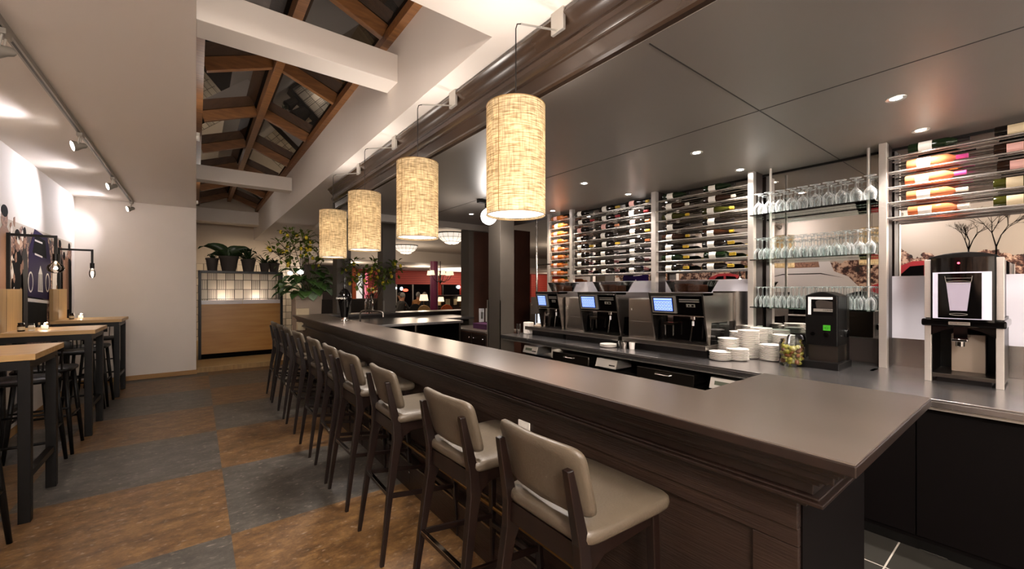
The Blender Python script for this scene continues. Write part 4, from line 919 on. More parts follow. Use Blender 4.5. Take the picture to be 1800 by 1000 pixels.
post(2.728,2.785,'polished steel post between the red wine rack and the white wine rack',(.0,.03))
post(4.035,4.085,'polished steel post between the amber bottle rack and the red wine rack')
post(4.50,4.545,'thin steel post at the left end of the amber bottle rack')
t = thing('chrome_rail_post', 'slim chrome pole left of the amber bottle rack', 'post', (4.13, 4.78, .905)); MB().cyl((0,0,0), .016, 0, 1.70, 12).build('pole', 'chrome', t, smooth=True); B(.0,-.28,.95,.02,0,.97).build('brace', 'chrome', t)
ZR = [2.488-.1137*k for k in range(9)]
def rack(y0, y1, n, lab):
    t = thing('bottle_rack', lab, 'bottle rack', (4.15, y0, ZR[n-1])); W = y1-y0
    for k in range(n):
        for x in (0, .062, .17): MB().cyl((0,0,0), .0065, 0, W, 10).build('rail', 'rail_steel', t, smooth=True)
        for o, x in zip(t.children[-3:], (0,.062,.17)): o.location = (x, 0, ZR[k]-ZR[n-1]); o.rotation_euler = (-pi/2,0,0)
rack(4.085,4.50,9,'narrow chrome rack holding a column of amber bottles'); rack(2.785,4.035,8,'chrome rack holding three columns of red wine')
rack(1.744,2.728,8,'chrome rack holding two columns of white wine'); rack(-1.5,.757,5,'chrome rack at the right holding rose bottles')
def bottle(glass_, cap, label, kind='bordeaux'):
    t = thing('wine_bottle', '', 'wine bottle', (0,0,0))
    R = .0375
    prof = [(.001,.006),(.02,.002),(R-.003,0),(R,.004),(R,.19),(R*.96,.205),(R*.7,.225),(.017,.24),(.0145,.25),(.0145,.30)] if kind == 'bordeaux' else [(.001,.006),(.02,.002),(R-.002,0),(R+.001,.004),(R+.001,.15),(R*.93,.17),(R*.72,.2),(R*.5,.232),(.0155,.26),(.0145,.30)]
    M_ = Matrix.Rotation(pi/2, 4, 'X')   # +z -> -y : neck towards the viewer's right
    q = MB(); q.M = M_; q.lathe(prof, n=22).build('glass_body', glass_, t, smooth=True)
    q = MB(); q.M = M_; q.lathe([(.0152,.245),(.0155,.30),(.0158,.303),(.013,.306),(.001,.3065)], n=18).build('capsule', cap, t, smooth=True)
    q = MB(); q.M = M_; vs = []; fs = []; n = 14
    for z in (.055,.125):
        for k in range(n+1): a = pi*.72 + pi*.72*k/n; vs.append(((R+.0018)*cos(a), (R+.0018)*sin(a), z))
    q.add(vs, [(k,k+1,k+n+2,k+n+1) for k in range(n)]).build('paper_label', label, t, smooth='all')
    return t
KEY = {}
def get_bottle(g, c, l, k='bordeaux'):
    if (g,c,l,k) in KEY: return dup(KEY[(g,c,l,k)])
    KEY[(g,c,l,k)] = b = bottle(g,c,l,k); return b
def fill(y, rows, kinds, what, where, grp):
    for i, r in enumerate(rows):
        b = get_bottle(*kinds[i]); z = ZR[r] + .0065 + .0302 + .002
        b.location = (4.181, y+rr.uniform(-.012,.012), z); b.rotation_euler = (0, rr.uniform(-.35,.35), 0)
        b['label'] = '%s, %s of %s' % (what[i] if isinstance(what, list) else what, ORD[i], where); b['group'] = grp
A = ('glass_amber','cap_copper','label_pink')
fill(4.47, range(9), [A]*9, 'amber bottle lying on its side', 'the narrow left rack', 'amber bottles in the narrow rack')
RED = lambda c, l='label_white', k='bordeaux': ('glass_red', c, l, k)
fill(4.00, range(8), [RED('cap_black'),RED('cap_red'),RED('cap_black','label_pink'),RED('cap_black'),RED('cap_gold'),RED('cap_black'),RED('cap_wine'),RED('cap_wine')], 'dark red wine bottle', 'the left column in the red wine rack', 'red wine bottles')
fill(3.585, range(8), [RED('cap_gold'),RED('cap_red'),RED('cap_copper','label_pink'),RED('cap_black'),RED('cap_gold'),RED('cap_black'),RED('cap_wine'),RED('cap_wine')], 'dark red wine bottle', 'the middle column in the red wine rack', 'red wine bottles')
fill(3.15, range(8), [RED('cap_gold','label_pink','burgundy'),RED('cap_red'),RED('cap_copper','label_pink'),RED('cap_gold'),RED('cap_copper'),RED('cap_black'),RED('cap_wine'),RED('cap_wine')], 'dark red wine bottle', 'the right column in the red wine rack', 'red wine bottles')
G = lambda g, c, l='label_white', k='burgundy': (g, c, l, k)
wh = [G('glass_green','cap_black'),G('glass_brown','cap_white'),G('glass_olive','cap_gold'),G('glass_red','cap_black'),G('glass_brown','cap_gold'),G('glass_red','cap_gold','label_white','bordeaux'),G('glass_green','cap_gold','label_white','bordeaux'),G('glass_red','cap_gold','label_white','bordeaux')]
ww = ['green wine bottle with dark neck','brown wine bottle with white cap','olive wine bottle','dark wine bottle with black neck','brown bottle with gold cap','dark bottle with olive cap','green wine bottle with gold cap','dark wine bottle with yellow cap']
fill(2.66, range(8), wh, ww, 'the left column in the white wine rack', 'white wine bottles'); fill(2.19, range(8), wh, ww, 'the right column in the white wine rack', 'white wine bottles')
rose = [G('glass_green','cap_black','label_white','bordeaux'),G('glass_rose','cap_pink','label_white','bordeaux'),G('glass_rose','cap_pink','label_white','bordeaux'),G('glass_rose','cap_white','label_white','bordeaux'),G('glass_rose','cap_white','label_white','bordeaux')]
fill(.655, range(5), rose, ['dark green white-labelled bottle','glowing rose bottle with pink cap','glowing rose bottle with pink cap','orange rose bottle with white cap','orange rose bottle with white cap'], 'the left column in the right rack', 'bottles in the right rack')
fill(.225, range(5), [RED('cap_black','label_cream'),('glass_brown','cap_black','label_pink','bordeaux'),('glass_brown','cap_black','label_pink','bordeaux'),('glass_olive','cap_white','label_cream','burgundy'),('glass_olive','cap_white','label_cream','burgundy')], 'dark bottle', 'the column at the right picture edge', 'bottles in the right rack')
# glass shelves with stemware
t = thing('glass_shelf_unit', 'three clear glass shelves on chrome poles in front of the mirror', 'shelf', (4.0, .80, .905))
for z in (1.26, .855, .425): B(.03,.005,z,.34,.885,z+.010).build('glass_shelf', 'shelf_glass', t)
for y in (.075, .77): 
    MB().cyl((0,0,0), .011, 0, 1.70, 14).build('pole', 'post_steel', t, smooth=True); t.children[-1].location = (.19, y, 0)
    for z in (1.26, .855, .425): MB().box(-.1,-.012,-.02,.05,.012,0).cyl((0,0,0),.018,-.03,.0,12).build('bracket', 'dark_steel', t, smooth=True); t.children[-1].location = (.19, y, z)
def stemglass(R, Hb, Hs, seg=18):
    """upside down stemmed glass, rim on the shelf"""
    t = thing('wine_glass', '', 'wine glass', (0,0,0))
    H_ = Hb+Hs
    MB().lathe([(R*.80,0),(R*.92,Hb*.25),(R,Hb*.5),(R*.9,Hb*.75),(R*.5,Hb*.95),(.006,Hb+.01),(.0045,Hb+.03),(.004,H_-.02),(.008,H_-.006),(R*.92,H_-.002),(R*.93,H_),(.001,H_+.001)], n=seg).build('glass', 'stem_glass', t, smooth='all')
    return t
def shelf_fill(zs, proto, nY, nX, x0, dx, lab, grp, y0=.845, y1=1.63):
    first = True
    for i in range(nY):
        for j in range(nX):
            o = proto if first else dup(proto); first = False
            place(o, (x0+dx*j, y0+(y1-y0)*i/(nY-1)+rr.uniform(-.004,.004), zs), rr.uniform(0,6), lab % ((['leftmost']+ORD[1:])[nY-1-i] + ' from the left in the front row' if j == 0 and i < nY-1 else 'leftmost in the front row' if j == 0 else 'back row' if j == nX-1 else 'middle row'), grp % ('front' if j == 0 else 'back' if j == nX-1 else 'middle'))
shelf_fill(2.1755, stemglass(.040,.105,.085), 10, 3, 4.078, .092, 'clear stemmed glass, %s on the top glass shelf', 'glasses on the top shelf, %s row')
shelf_fill(1.7705, stemglass(.034,.095,.095), 12, 3, 4.075, .092, 'clear stemmed glass, %s on the middle glass shelf', 'glasses on the middle shelf, %s row')
shelf_fill(1.3405, stemglass(.030,.095,.085), 13, 3, 4.075, .092, 'clear stemmed glass, %s on the lowest glass shelf', 'glasses on the lowest shelf, %s row')

# ---------------------------------------------------------------- coffee machines
def coffee_machine(module=True):
    t = thing('coffee_machine', '', 'coffee machine', (0,0,0), 0, 'bean to cup coffee machines'); W = .53
    m_ = .33 if module else 0
    B(.10,.03,0,.50,W+m_-.02,.065).build('plinth', 'black_plastic', t)
    B(.0,-.01,.065,.56,W+m_,.108).build('tray_base', 'steel', t, bevel=.004); B(.03,.03,.108,.2,W-.04,.112).build('drip_grid', 'dark_steel', t)
    side = [(.06,.108),(.085,.108),(.085,.2),(.55,.2),(.55,.555),(-.01,.555),(-.03,.555)]
    for y in (0, W-.014): MB().prism([(.07,.108),(.10,.108),(.12,.30),(.55,.30),(.55,.108),(.56,.108),(.56,.56),(-.03,.56)], 'y', y, y+.014).build('side_plate', 'steel', t, bevel=.001)
    B(.14,.014,.108,.55,W-.014,.54).build('body', 'black_gloss', t)
    MB().prism([(.03,.36),(.15,.36),(.15,.54),(-.005,.54)], 'y', .014, W-.014).build('front_panel', 'black_gloss', t)
    def topp(u, v): y = W*u; return (-.03+.0*v, y, .50+.06*v + (1-v)*(.045*sin(pi*min(1,u*1.6)) if u < .62 else 0))
    MB().prism([(-.02,.535),(.15,.535),(.15,.562),(-.03,.562)], 'y', 0, W).build('top_band', 'steel', t, bevel=.002)
    q = MB(); nx = Vector((-.98,0,-.19)).normalized()
    def pan(y0, y1, z0, z1, off, name, m, par=t, th=.006):
        f = lambda z: .03 - (z-.36)*(.035/.18) - off
        return MB().add([(f(z0),y0,z0),(f(z0),y1,z0),(f(z1),y1,z1),(f(z1),y0,z1),(f(z0)+th,y0,z0),(f(z0)+th,y1,z0),(f(z1)+th,y1,z1),(f(z1)+th,y0,z1)], [(0,1,2,3),(4,7,6,5),(0,4,5,1),(3,2,6,7),(0,3,7,4),(1,5,6,2)]).build(name, m, par)
    fr = pan(.265,.505,.375,.53,.022,'screen_frame','silver_paint', th=.025)
    pan(.282,.490,.388,.518,.0235,'screen_bezel','black_gloss', fr); sc = pan(.292,.480,.394,.510,.025,'screen','screen_blue', fr)
    r_ = random.Random(2)
    pan(.296,.476,.494,.508,.026,'screen_bar','screen_pale', sc)
    for i in range(6):
        for j in range(3): y = .298+.0300*i; z = .400+.030*j; pan(y,y+.025,z,z+.024,.026,'screen_key','screen_pale', sc); pan(y+.006,y+.018,z+.008,z+.015,.0268,'screen_sign','screen_ink', sc)
    for z in (.478,.496): pan(.05,.235,z,z+.010,.003,'trim_strip','silver_paint')
    pan(.09,.17,.435,.462,.004,'button_panel','silver_paint'); pan(.10,.12,.44,.456,.006,'button','black_gloss'); pan(.14,.15,.44,.456,.006,'button','black_gloss')
    B(.02,.014,.352,.15,W-.014,.36).build('ledge', 'chrome', t)
    q = MB(); q.box(.06,.325,.26,.15,.425,.285); q.tube([(.07,.335,.26),(.07,.335,.165)], .007).tube([(.07,.415,.26),(.07,.415,.165)], .007).box(.09,.345,.285,.15,.40,.352); q.build('coffee_outlet', 'chrome', t, smooth=True)
    q = MB(); q.cyl((.06,.13,0), .028, .325, .352).tube([(.06,.13,.33),(.055,.132,.29),(.04,.15,.13)], .006); q.build('steam_wand', 'chrome', t, smooth=True); MB().cyl((.056,.132,0), .010, .27, .31, 10).build('wand_grip', 'white_gloss', t, smooth=True)
    B(.139,.24,.28,.141,.24,.28).build('seam', 'chrome', t) if False else None
    # hopper
    q = MB(); n = 36
    def ring(sx, sy, z): return [(.26+sx*cos(2*pi*k/n), W/2+sy*sin(2*pi*k/n), z) for k in range(n)]
    vs = ring(.14,.18,.565)+ring(.19,.235,.665); h = MB().add(vs, [(k,(k+1)%n,n+(k+1)%n,n+k) for k in range(n)]).build('bean_hopper', 'smoked', t, smooth='all')
    MB().add(ring(.195,.24,.665)+ring(.195,.24,.675), [tuple(range(n)), tuple(range(n,2*n))]+[(k,(k+1)%n,n+(k+1)%n,n+k) for k in range(n)]).build('hopper_lid', 'smoked', h, smooth=True)
    MB().box(.18,.14,.566,.34,.255,.635).build('coffee_beans', 'beans', h, bevel=.01); MB().box(.18,.275,.566,.34,.39,.645).build('coffee_beans', 'beans', h, bevel=.01)
    if module:
        B(.10,W+.01,.108,.5,W+m_-.01,.50).build('milk_cooler', 'steel', t, bevel=.004)
        B(.092,W+.03,.27,.10,W+m_-.02,.49).build('cooler_door', 'steel', t.children[-1], bevel=.002); MB().cyl((.09,W+m_-.05,0), .008, .38, .40, 10).build('knob', 'chrome', t.children[-1])
    return t
cm = coffee_machine()
place(cm, (3.44, 1.80, .905), 0, 'nearest coffee machine with a glowing blue screen, beside the saucer stacks')
c2_ = place(dup(cm), (3.44, 2.72, .905), 0, 'middle coffee machine with a glowing blue screen'); 
c3_ = place(dup(cm), (3.44, 3.585, .905), 0, 'farthest coffee machine with a glowing blue screen, near the grey column'); c3_.scale = (1, .74, 1)
for ch in list(c3_.children):
    if ch.name.startswith('milk_cooler'):
        for g in list(ch.children): bpy.data.objects.remove(g)
        bpy.data.objects.remove(ch)
t = thing('steel_housing', 'plain brushed steel box standing right of the nearest coffee machine', 'appliance', (3.98, 1.785, .905)); B(0,0,0,.33,.215,.575).build('housing', 'steel', t, bevel=.004); B(.002,-.003,.02,.32,.0,.30).build('side_lip', 'steel', t)

# saucers
def saucer():
    t = thing('saucer', '', 'saucer', (0,0,0)); MB().lathe([(.001,.003),(.045,.003),(.05,.001),(.052,.004),(.076,.009),(.0855,.0135),(.0855,.0150),(.076,.0115),(.05,.008),(.001,.007)], n=36).build('dish', 'porcelain', t, smooth='all'); return t
sau = saucer(); first = True
STK = [((3.49,1.69),6,'short stack, front left'), ((3.60,1.60),8,'short stack, front centre'), ((3.68,1.71),14,'medium stack behind the short ones'),
       ((3.79,1.595),20,'tall stack, front centre'), ((3.80,1.42),11,'stack beside the olive jar'), ((3.87,1.70),18,'stack before the steel housing'),
       ((3.99,1.57),21,'stack behind the tall one'), ((4.0,1.40),17,'stack behind the olive jar'), ((4.14,1.71),21,'rearmost stack, left'), ((4.19,1.50),19,'rearmost stack, right')]
for (x, y), n, lab in STK:
    for k in range(n):
        o = sau if first else dup(sau); first = False
        place(o, (x+rr.uniform(-.0025,.0025), y+rr.uniform(-.0025,.0025),   .906+.0118*k), rr.uniform(0,6), ('white saucer on top of the ' if k == n-1 else 'white saucer, %s from the top of the ' % ORD[n-1-k])+lab, lab)
t = thing('glass_jar', 'square clear jar full of green and brown olives on the steel worktop', 'jar', (3.70, 1.235, .906))
MB().lathe([(.082,0),(.088,.01),(.088,.17),(.078,.185),(.078,.2)], n=36, cap0=True).build('jar', 'clear_glass', t, smooth=True)
r_ = random.Random(8)
for k in range(75):
    a = r_.uniform(0, 2*pi); R_ = sqrt(r_.uniform(.0,1))*.066; z = .02+ .125*r_.random()
    q = MB(); q.M = Matrix.Translation((R_*cos(a), R_*sin(a), z)) @ Euler((r_.uniform(0,3), r_.uniform(0,3), 0)).to_matrix().to_4x4(); q.sphere((0,0,0), .0155, 10, 7, sz=1.3).build('olive', r_.choice(('olive','olive','olive_brown')), t, smooth='all')
t = thing('glass_jar', 'empty clear glass jar behind the olive jar', 'jar', (3.86, 1.26, .906)); MB().lathe([(.06,0),(.065,.01),(.065,.2),(.055,.22)], n=28, cap0=True).build('jar', 'clear_glass', t, smooth=True); MB().cyl((0,0,0), .06, .004, .12).build('sugar', 'white_panel', t, smooth=True)

# black hot drink dispenser
t = thing('drink_dispenser', 'tall black dispenser with a green sticker beside the glass shelves', 'dispenser', (3.70, .955, .905)); W = .205
B(.0,-.015,0,.32,W+.045,.05).build('base', 'black_plastic', t, bevel=.004); B(.08,.01,.05,.30,W-.01,.18).build('stand', 'dark_steel', t)
arch = [(0,.17),(W,.17)] + [(W-W*k/12, .545+.03*sin(pi*k/12)) for k in range(13)]
MB().prism(arch, 'x', .04, .26).build('body', 'black_plastic', t, bevel=.008)
B(.26,.0,.05,.32,W,.54).build('rear_housing', 'dark_steel', t)
p = B(.036,.03,.40,.04,W-.02,.535).build('picture_panel', 'mural_dark', t)
B(.0345,.165,.40,.036,W-.02,.535).build('picture_light', 'white_gloss', p); B(.0345,.03,.517,.036,.165,.535).build('picture_light', 'white_gloss', p)
B(.0345,.03,.425,.0365,.150,.447).build('lettering_band', 'silver_paint', p)
MB().prism([(.03,.45),(.13,.45),(.14,.50),(.11,.515),(.03,.50)], 'x', .0342, .0352).build('cup_print', 'hair_dark', p)
MB().tube([(.034,.135,.505),(.034,.160,.49),(.034,.160,.465),(.034,.135,.455)], .004).build('cup_handle_print', 'black_gloss', p)
text(p, 'COFFEE', .017, (.034,.060,.436), (pi/2,0,-pi/2), 'black_plastic')
B(.037,.045,.285,.040,.09,.325).build('green_sticker', 'green_label', t); MB().tube([(.036,.06,.297),(.036,.075,.297),(.036,.079,.307),(.036,.0675,.313),(.036,.056,.307),(.036,.06,.297)], .0012,5).build('sticker_sign', 'black_plastic', t)
q = MB(); q.M = Matrix.Translation((.045,.068,.255)) @ Matrix.Rotation(-pi/2,4,'Y'); q.cyl((0,0,0), .016, 0, .018).build('lock', 'chrome', t, smooth=True)
q = MB(); q.M = Matrix.Translation((.045,.155,.255)) @ Matrix.Rotation(-pi/2,4,'Y'); q.cyl((0,0,0), .014, 0, .014).build('knob', 'black_gloss', t, smooth=True)
q = MB(); q.M = Matrix.Translation((.2,-.002,.26)) @ Matrix.Rotation(pi/2,4,'X'); q.cyl((0,0,0), .03, 0, .02).build('side_knob', 'black_gloss', t, smooth=True)

# milk machine
t = thing('milk_machine', 'large black vending machine with a lit picture of a glass of milk', 'drinks machine', (3.78, .172, .905)); W = .335
for y in (0, W-.032): B(.0,y,0,.028,y+.032,.37).build('leg_strip', 'post_steel', t, bevel=.002)
B(.05,.0,.02,.42,.03,.42).box(.05,W-.03,.02,.42,W,.42).box(.38,.0,.02,.42,W,.42).build('lower_casing', 'black_plastic', t)
B(.372,.03,.05,.38,W-.03,.40).build('cavity_back', 'black_plastic', t); B(.20,.085,.055,.372,.235,.30).build('waste_box', 'planter_beige', t, bevel=.004); B(.02,.03,.03,.38,W-.03,.055).build('drip_tray', 'dark_steel', t, bevel=.003); B(.05,.05,.0,.36,W-.05,.03).build('tray_foot', 'black_plastic', t)
# flared band
MB().add([(-.03,-.012,.36),(-.03,W+.012,.36),(-.03,W+.012,.405),(-.03,-.012,.405),(.42,-.012,.36),(.42,W+.012,.36),(.42,W+.012,.405),(.42,-.012,.405)], [(0,1,2,3),(4,7,6,5),(0,4,5,1),(3,2,6,7),(0,3,7,4),(1,5,6,2)]).build('front_band', 'black_gloss', t, bevel=.01)
arc = [(.03,.36),(W-.03,.36)] + [(W-.03-(W-.06)*k/14, .30+.055*sin(pi*k/14)) for k in range(15)]
MB().prism(arc, 'x', .0, .02).build('arch_trim', 'black_gloss', t)
n_ = 16; top = [(.01,.40),(W-.01,.40)] + [(W-.01-(W-.02)*k/n_, .785+.04*sin(pi*k/n_)**.6) for k in range(n_+1)]
def bow(y): return -.02-.035*sin(pi*max(0,min(1,(y-.0)/W)))
q = MB(); q.prism(top, 'x', .0, .42).build('upper_casing', 'black_plastic', t, bevel=.004)
def bowed(y0, y1, z0, z1, name, m, off=0, par=t, n=14):
    vs = []; 
    for z in (z0, z1):
        for k in range(n+1): y = y0+(y1-y0)*k/n; vs.append((bow(y)-off, y, z))
    N_ = len(vs); vs += [(.02, y, z) for x, y, z in vs]
    fs = [(k,k+1,k+n+2,k+n+1) for k in range(n)] + [(N_+k+n+1,N_+k+n+2,N_+k+1,N_+k) for k in range(n)] + [(k+1,k,N_+k,N_+k+1) for k in range(n)] + [(n+1+k,n+2+k,N_+n+2+k,N_+n+1+k) for k in range(n)] + [(0,n+1,N_+n+1,N_),(n,N_+n,N_+2*n+1,2*n+1)]
    return MB().add(vs, fs).build(name, m, par, smooth=True)
bowed(.035,W-.035,.395,.79,'door','black_gloss')
lp = bowed(.045,W-.042,.41,.70,'lit_panel','picture_white', .003)
def flat(pts, x, name, m, par): return MB().prism(pts, 'x', x, x+.002).build(name, m, par)
bp = bowed(.084,.268,.415,.692,'picture','black_gloss', .006, lp)
cy = .178
flat([(cy-.036,.462),(cy+.036,.462),(cy+.052,.635),(cy-.052,.635)], -.066, 'milk_print', 'milk_grey', bp)
MB().tube([(-.066, cy+.052*cos(a_), .636+.008*sin(a_)) for a_ in [2*pi*k/24 for k in range(25)]], .0015, 5).tube([(-.066,cy-.053,.64),(-.066,cy-.058,.675)], .0014, 5).tube([(-.066,cy+.053,.64),(-.066,cy+.058,.675)], .0014, 5).tube([(-.066,cy-.056,.662),(-.066,cy+.056,.662)], .0012, 5).tube([(-.066, cy+.038*cos(a_), .44+.006*sin(a_)) for a_ in [2*pi*k/24 for k in range(25)]], .0015, 5).build('glass_print', 'silver_paint', bp)
for y in (.0, W-.03): B(-.005,y,.41,.05,y+.03,.785).build('side_strip', 'post_steel', t, bevel=.002)
MB().box(-.036,cy-.046,.372,-.030,cy+.046,.392).build('name_plate', 'silver_paint', t, bevel=.001); text(t, 'ROYAL COFFEES', .0105, (-.0368,cy,.382), (pi/2,0,-pi/2), 'black_plastic')
MB().sphere((-.058,cy,.755), .006, 8, 6).build('red_light', 'red_led', t)
q = MB(); q.box(-.02,cy-.035,.268,.05,cy+.035,.285).cyl((.02,cy,0), .02, .235,.27, 14); q.build('spout', 'chrome', t, smooth=True, bevel=.003); B(.03,cy-.03,.285,.2,cy+.03,.36).build('spout_housing', 'black_gloss', t)
t = thing('black_grinder', 'black appliance with a rounded shoulder, cut off by the right picture edge', 'appliance', (3.83, -.21, .905)); MB().lathe([(.08,0),(.085,.02),(.07,.05),(.07,.36),(.078,.42),(.06,.5),(.03,.52)], n=24, cap0=True, cap1=True).build('body', 'black_plastic', t, smooth=True); MB().lathe([(.0855,.022),(.0855,.05)], n=24).build('base_ring', 'chrome', t)

# small things on the worktop
def tumbler(x, y, lab, z=.906, r=.03, h=.09, m='clear_glass', nm='glass_tumbler', cat='glass', fillm=None):
    t = thing(nm, lab, cat, (x, y, z)); MB().lathe([(r*.8,.002),(r*.82,0),(r,h),(r*.93,h),(r*.78,.008),(.001,.008)], n=20).build('cup', m, t, smooth=True)
    if fillm: MB().cyl((0,0,0), r*.75, .009, h*.7, 14).build('contents', fillm, t)
tumbler(3.42, 2.66, 'small glass on the worktop edge between two coffee machines', h=.07); tumbler(3.40, 2.60, 'small metal cup on the worktop between two coffee machines', m='steel', h=.06)
tumbler(3.43, 2.53, 'small white cup on the worktop between two coffee machines', m='porcelain', h=.065, nm='white_cup', cat='cup')
for k in range(3): o = dup(sau); place(o, (3.35, 2.76, .906+.0102*k), 0, 'saucer lying before the gap between the two nearest coffee machines', 'saucers between the coffee machines')
t = thing('napkin_crock', 'white square crock at the left end of the steel worktop', 'container', (3.52, 4.24, .906)); B(-.05,-.055,0,.05,.055,.155).build('crock', 'porcelain', t, bevel=.012, seg=3)
t = thing('napkin_crock', 'lower cream container right of the white square crock', 'container', (3.6, 4.12, .906)); B(-.05,-.05,0,.05,.05,.12).build('crock', 'planter_beige', t, bevel=.01)
for x, y, z, l in ((3.68,4.28,.906,'white cup behind the crock at the left of the worktop'), (3.75,4.20,.906,'white cup right behind the crock on the worktop'), (3.70,4.24,.972,'white cup stacked on the cups behind the crock')): tumbler(x, y, l, z, .04, .065, 'porcelain', 'white_cup', 'cup')
for x, y, l in ((3.42,4.33,'clear glass by the grey column at the left end of the worktop'),(3.66,4.02,'clear glass in front of the farthest coffee machine'),(3.86,4.1,'tall clear glass beside the farthest coffee machine')): tumbler(x, y, l, .906, .032, .13)
# cabinet and purple box at the end of the worktop
t = thing('side_cabinet', 'dark brown cabinet with small chrome knobs behind the grey column', 'cabinet', (3.17, 4.74, 0))
B(.02,.0,.0,.62,1.1,.88).build('body', 'redbrown', t); B(0,0,.88,.62,1.1,.905).build('top', 'bar_top', t, bevel=.002)
for a_, b_, ks in ((0,.36,(.06,.30)),(.37,.73,(.42,.68)),(.74,1.1,(.78,))):
    d_ = B(0,a_+.003,.05,.02,b_-.003,.86).build('door', 'dark_wood', t, bevel=.002)
    for k_ in ks: MB().sphere((-.012,k_,.80), .012, 10, 8).build('knob', 'chrome', d_, smooth='all')
t = thing('purple_box', 'flat purple box lying on the dark cabinet behind the column', 'box', (3.35, 5.0, .906)); B(0,0,0,.2,.36,.075).build('box', 'purple_box', t, bevel=.003); B(-.002,-.002,.06,.202,.362,.078).build('lid', 'purple_box', t, bevel=.002)
for x, m, l in ((3.98,'white_gloss','white rectangular dispenser on the brown panel behind the purple box'), (4.12,'paper_white','cream switch frame on the brown panel beside the white dispenser')):
    t = thing('wall_switch', l, 'switch', (x, 6.098, 1.04)); B(-.05,-.02,-.12,.05,0,.12).build('plate', m, t, bevel=.004); B(-.02,-.023,-.06,.02,-.02,.06).build('rocker', 'black_plastic' if m != 'white_gloss' else 'silver_paint', t)

# ================================================================ RESTAURANT FURNITURE AND GUESTS
def skinned(name, verts, edges, radii, material, parent, sub=1):
    me = bpy.data.meshes.new(name); me.from_pydata([tuple(v) for v in verts], edges, []); me.materials.append(MATS[material])
    o = bpy.data.objects.new(name, me); COL.objects.link(o); o.parent = parent
    o.modifiers.new('skin', 'SKIN'); 
    for i, sv in enumerate(me.skin_vertices[0].data): r = radii[i]; sv.radius = (r, r) if not isinstance(r, tuple) else r; sv.use_root = (i == 0)
    if sub: q = o.modifiers.new('sub', 'SUBSURF'); q.levels = sub; q.render_levels = sub
    return o
def seated(x, y, rz, lab, coat, hair, lean=.12):
    t = thing('person', lab, 'person', (x, y, 0), rz)
    # faces +x, hip at 0.5 m
    V = [(0,0,.52),(.02,0,.68),(.04+lean*.4,0,.86),(.05+lean*.6,0,1.0),(.06+lean*.8,0,1.10),(.08+lean,0,1.20),(.09+lean,0,1.30),
         (.05+lean*.6,.17,.99),(.14+lean,.22,.78),(.36+lean,.13,.80),(.44+lean,.10,.81),(.05+lean*.6,-.17,.99),(.14+lean,-.22,.78),(.36+lean,-.13,.80),(.44+lean,-.10,.81),
         (.20,.10,.53),(.44,.11,.50),(.42,.11,.10),(.54,.11,.05),(.20,-.10,.53),(.44,-.11,.50),(.42,-.11,.10),(.54,-.11,.05)]
    E_ = [(0,1),(1,2),(2,3),(3,4),(4,5),(5,6),(3,7),(7,8),(8,9),(9,10),(3,11),(11,12),(12,13),(13,14),(0,15),(15,16),(16,17),(17,18),(0,19),(19,20),(20,21),(21,22)]
    R_ = [(.11,.10),(.10,.09),(.11,.09),(.09,.08),.05,.085,.075,.045,.036,.034,.036,.045,.036,.034,.036,.09,.065,.045,.04,.09,.065,.045,.04]
    skinned('body', V, E_, R_, 'skin', t)
    n_ = 9; idx = [0,1,2,3,7,8,9,11,12,13,15,16,17,19,20,21]
    mp_ = {k: i for i, k in enumerate(idx)}; up = [0,1,2,3,4,7,8,9,11,12,13]; m1 = {k: i for i, k in enumerate(up)}
    skinned('sweater', [V[k] for k in up], [(m1[a], m1[b]) for a, b in E_ if a in m1 and b in m1], [tuple(c*1.5 for c in R_[k]) if isinstance(R_[k], tuple) else R_[k]*1.55 for k in up], coat, t)
    lo = [0,15,16,17,19,20,21]; m2 = {k: i for i, k in enumerate(lo)}
    skinned('trousers', [V[k] for k in lo], [(m2[a], m2[b]) for a, b in E_ if a in m2 and b in m2], [(.155,.135)]+[R_[k]*1.12 for k in lo[1:]], 'cloth_black', t)
    MB().sphere((.06+lean,0,1.275), .098, 14, 10, sz=1.12, sx=1.0, sy=.88).build('hair', hair, t, smooth='all')
    MB().sphere((.165+lean,0,1.23), .014, 8, 6, sz=1.6).build('nose', 'skin', t, smooth='all')
    for s in (-1,1): MB().sphere((.155+lean,s*.03,1.26), .009, 8, 6).build('eye', 'black_plastic', t)
    MB().box(.150+lean,-.02,1.185,.162+lean,.02,1.192).build('mouth', 'redbrown', t)
    return t
def chair(x, y, rz, lab, m):
    t = thing('dining_chair', lab, 'chair', (x, y, 0), rz)
    MB().lathe([(.001,.44),(.2,.44),(.22,.46),(.2,.49),(.001,.49)], n=20).build('seat', m, t, smooth=True)
    q = MB(); q.M = Matrix.Translation((-.21,0,.78)) @ Matrix.Rotation(pi/2-.12,4,'Y'); q.lathe([(.001,-.02),(.19,-.02),(.205,0),(.19,.02),(.001,.02)], n=24).build('backrest', m, t, smooth=True)
    for sx, sy in ((1,1),(1,-1),(-1,1),(-1,-1)): MB().tube([(sx*.17,sy*.17,0),(sx*.15,sy*.15,.45)], .016).build('leg', 'dark_wood', t)
    return t
def table(x, y, lab, w=.8):
    t = thing('dining_table', lab, 'table', (x, y, 0)); MB().box(-w/2,-w/2,.72,w/2,w/2,.75).build('tabletop', 'dark_wood', t, bevel=.004); MB().cyl((0,0,0), .04, .02, .72).cyl((0,0,0), .25, 0, .03).build('pedestal', 'black_metal', t, smooth=True)
def tlamp(x, y, z, lab, s=1):
    t = thing('table_lamp', lab, 'table lamp', (x, y, z)); MB().lathe([(.07*s,0),(.07*s,.015),(.012,.03),(.012,.26*s)], n=14, cap0=True).build('base', 'brass', t, smooth=True)
    MB().lathe([(.13*s,.24*s),(.10*s,.42*s)], n=24).build('lamp_shade', 'table_lamp_glow', t, smooth='all')
Y1 = 14.2
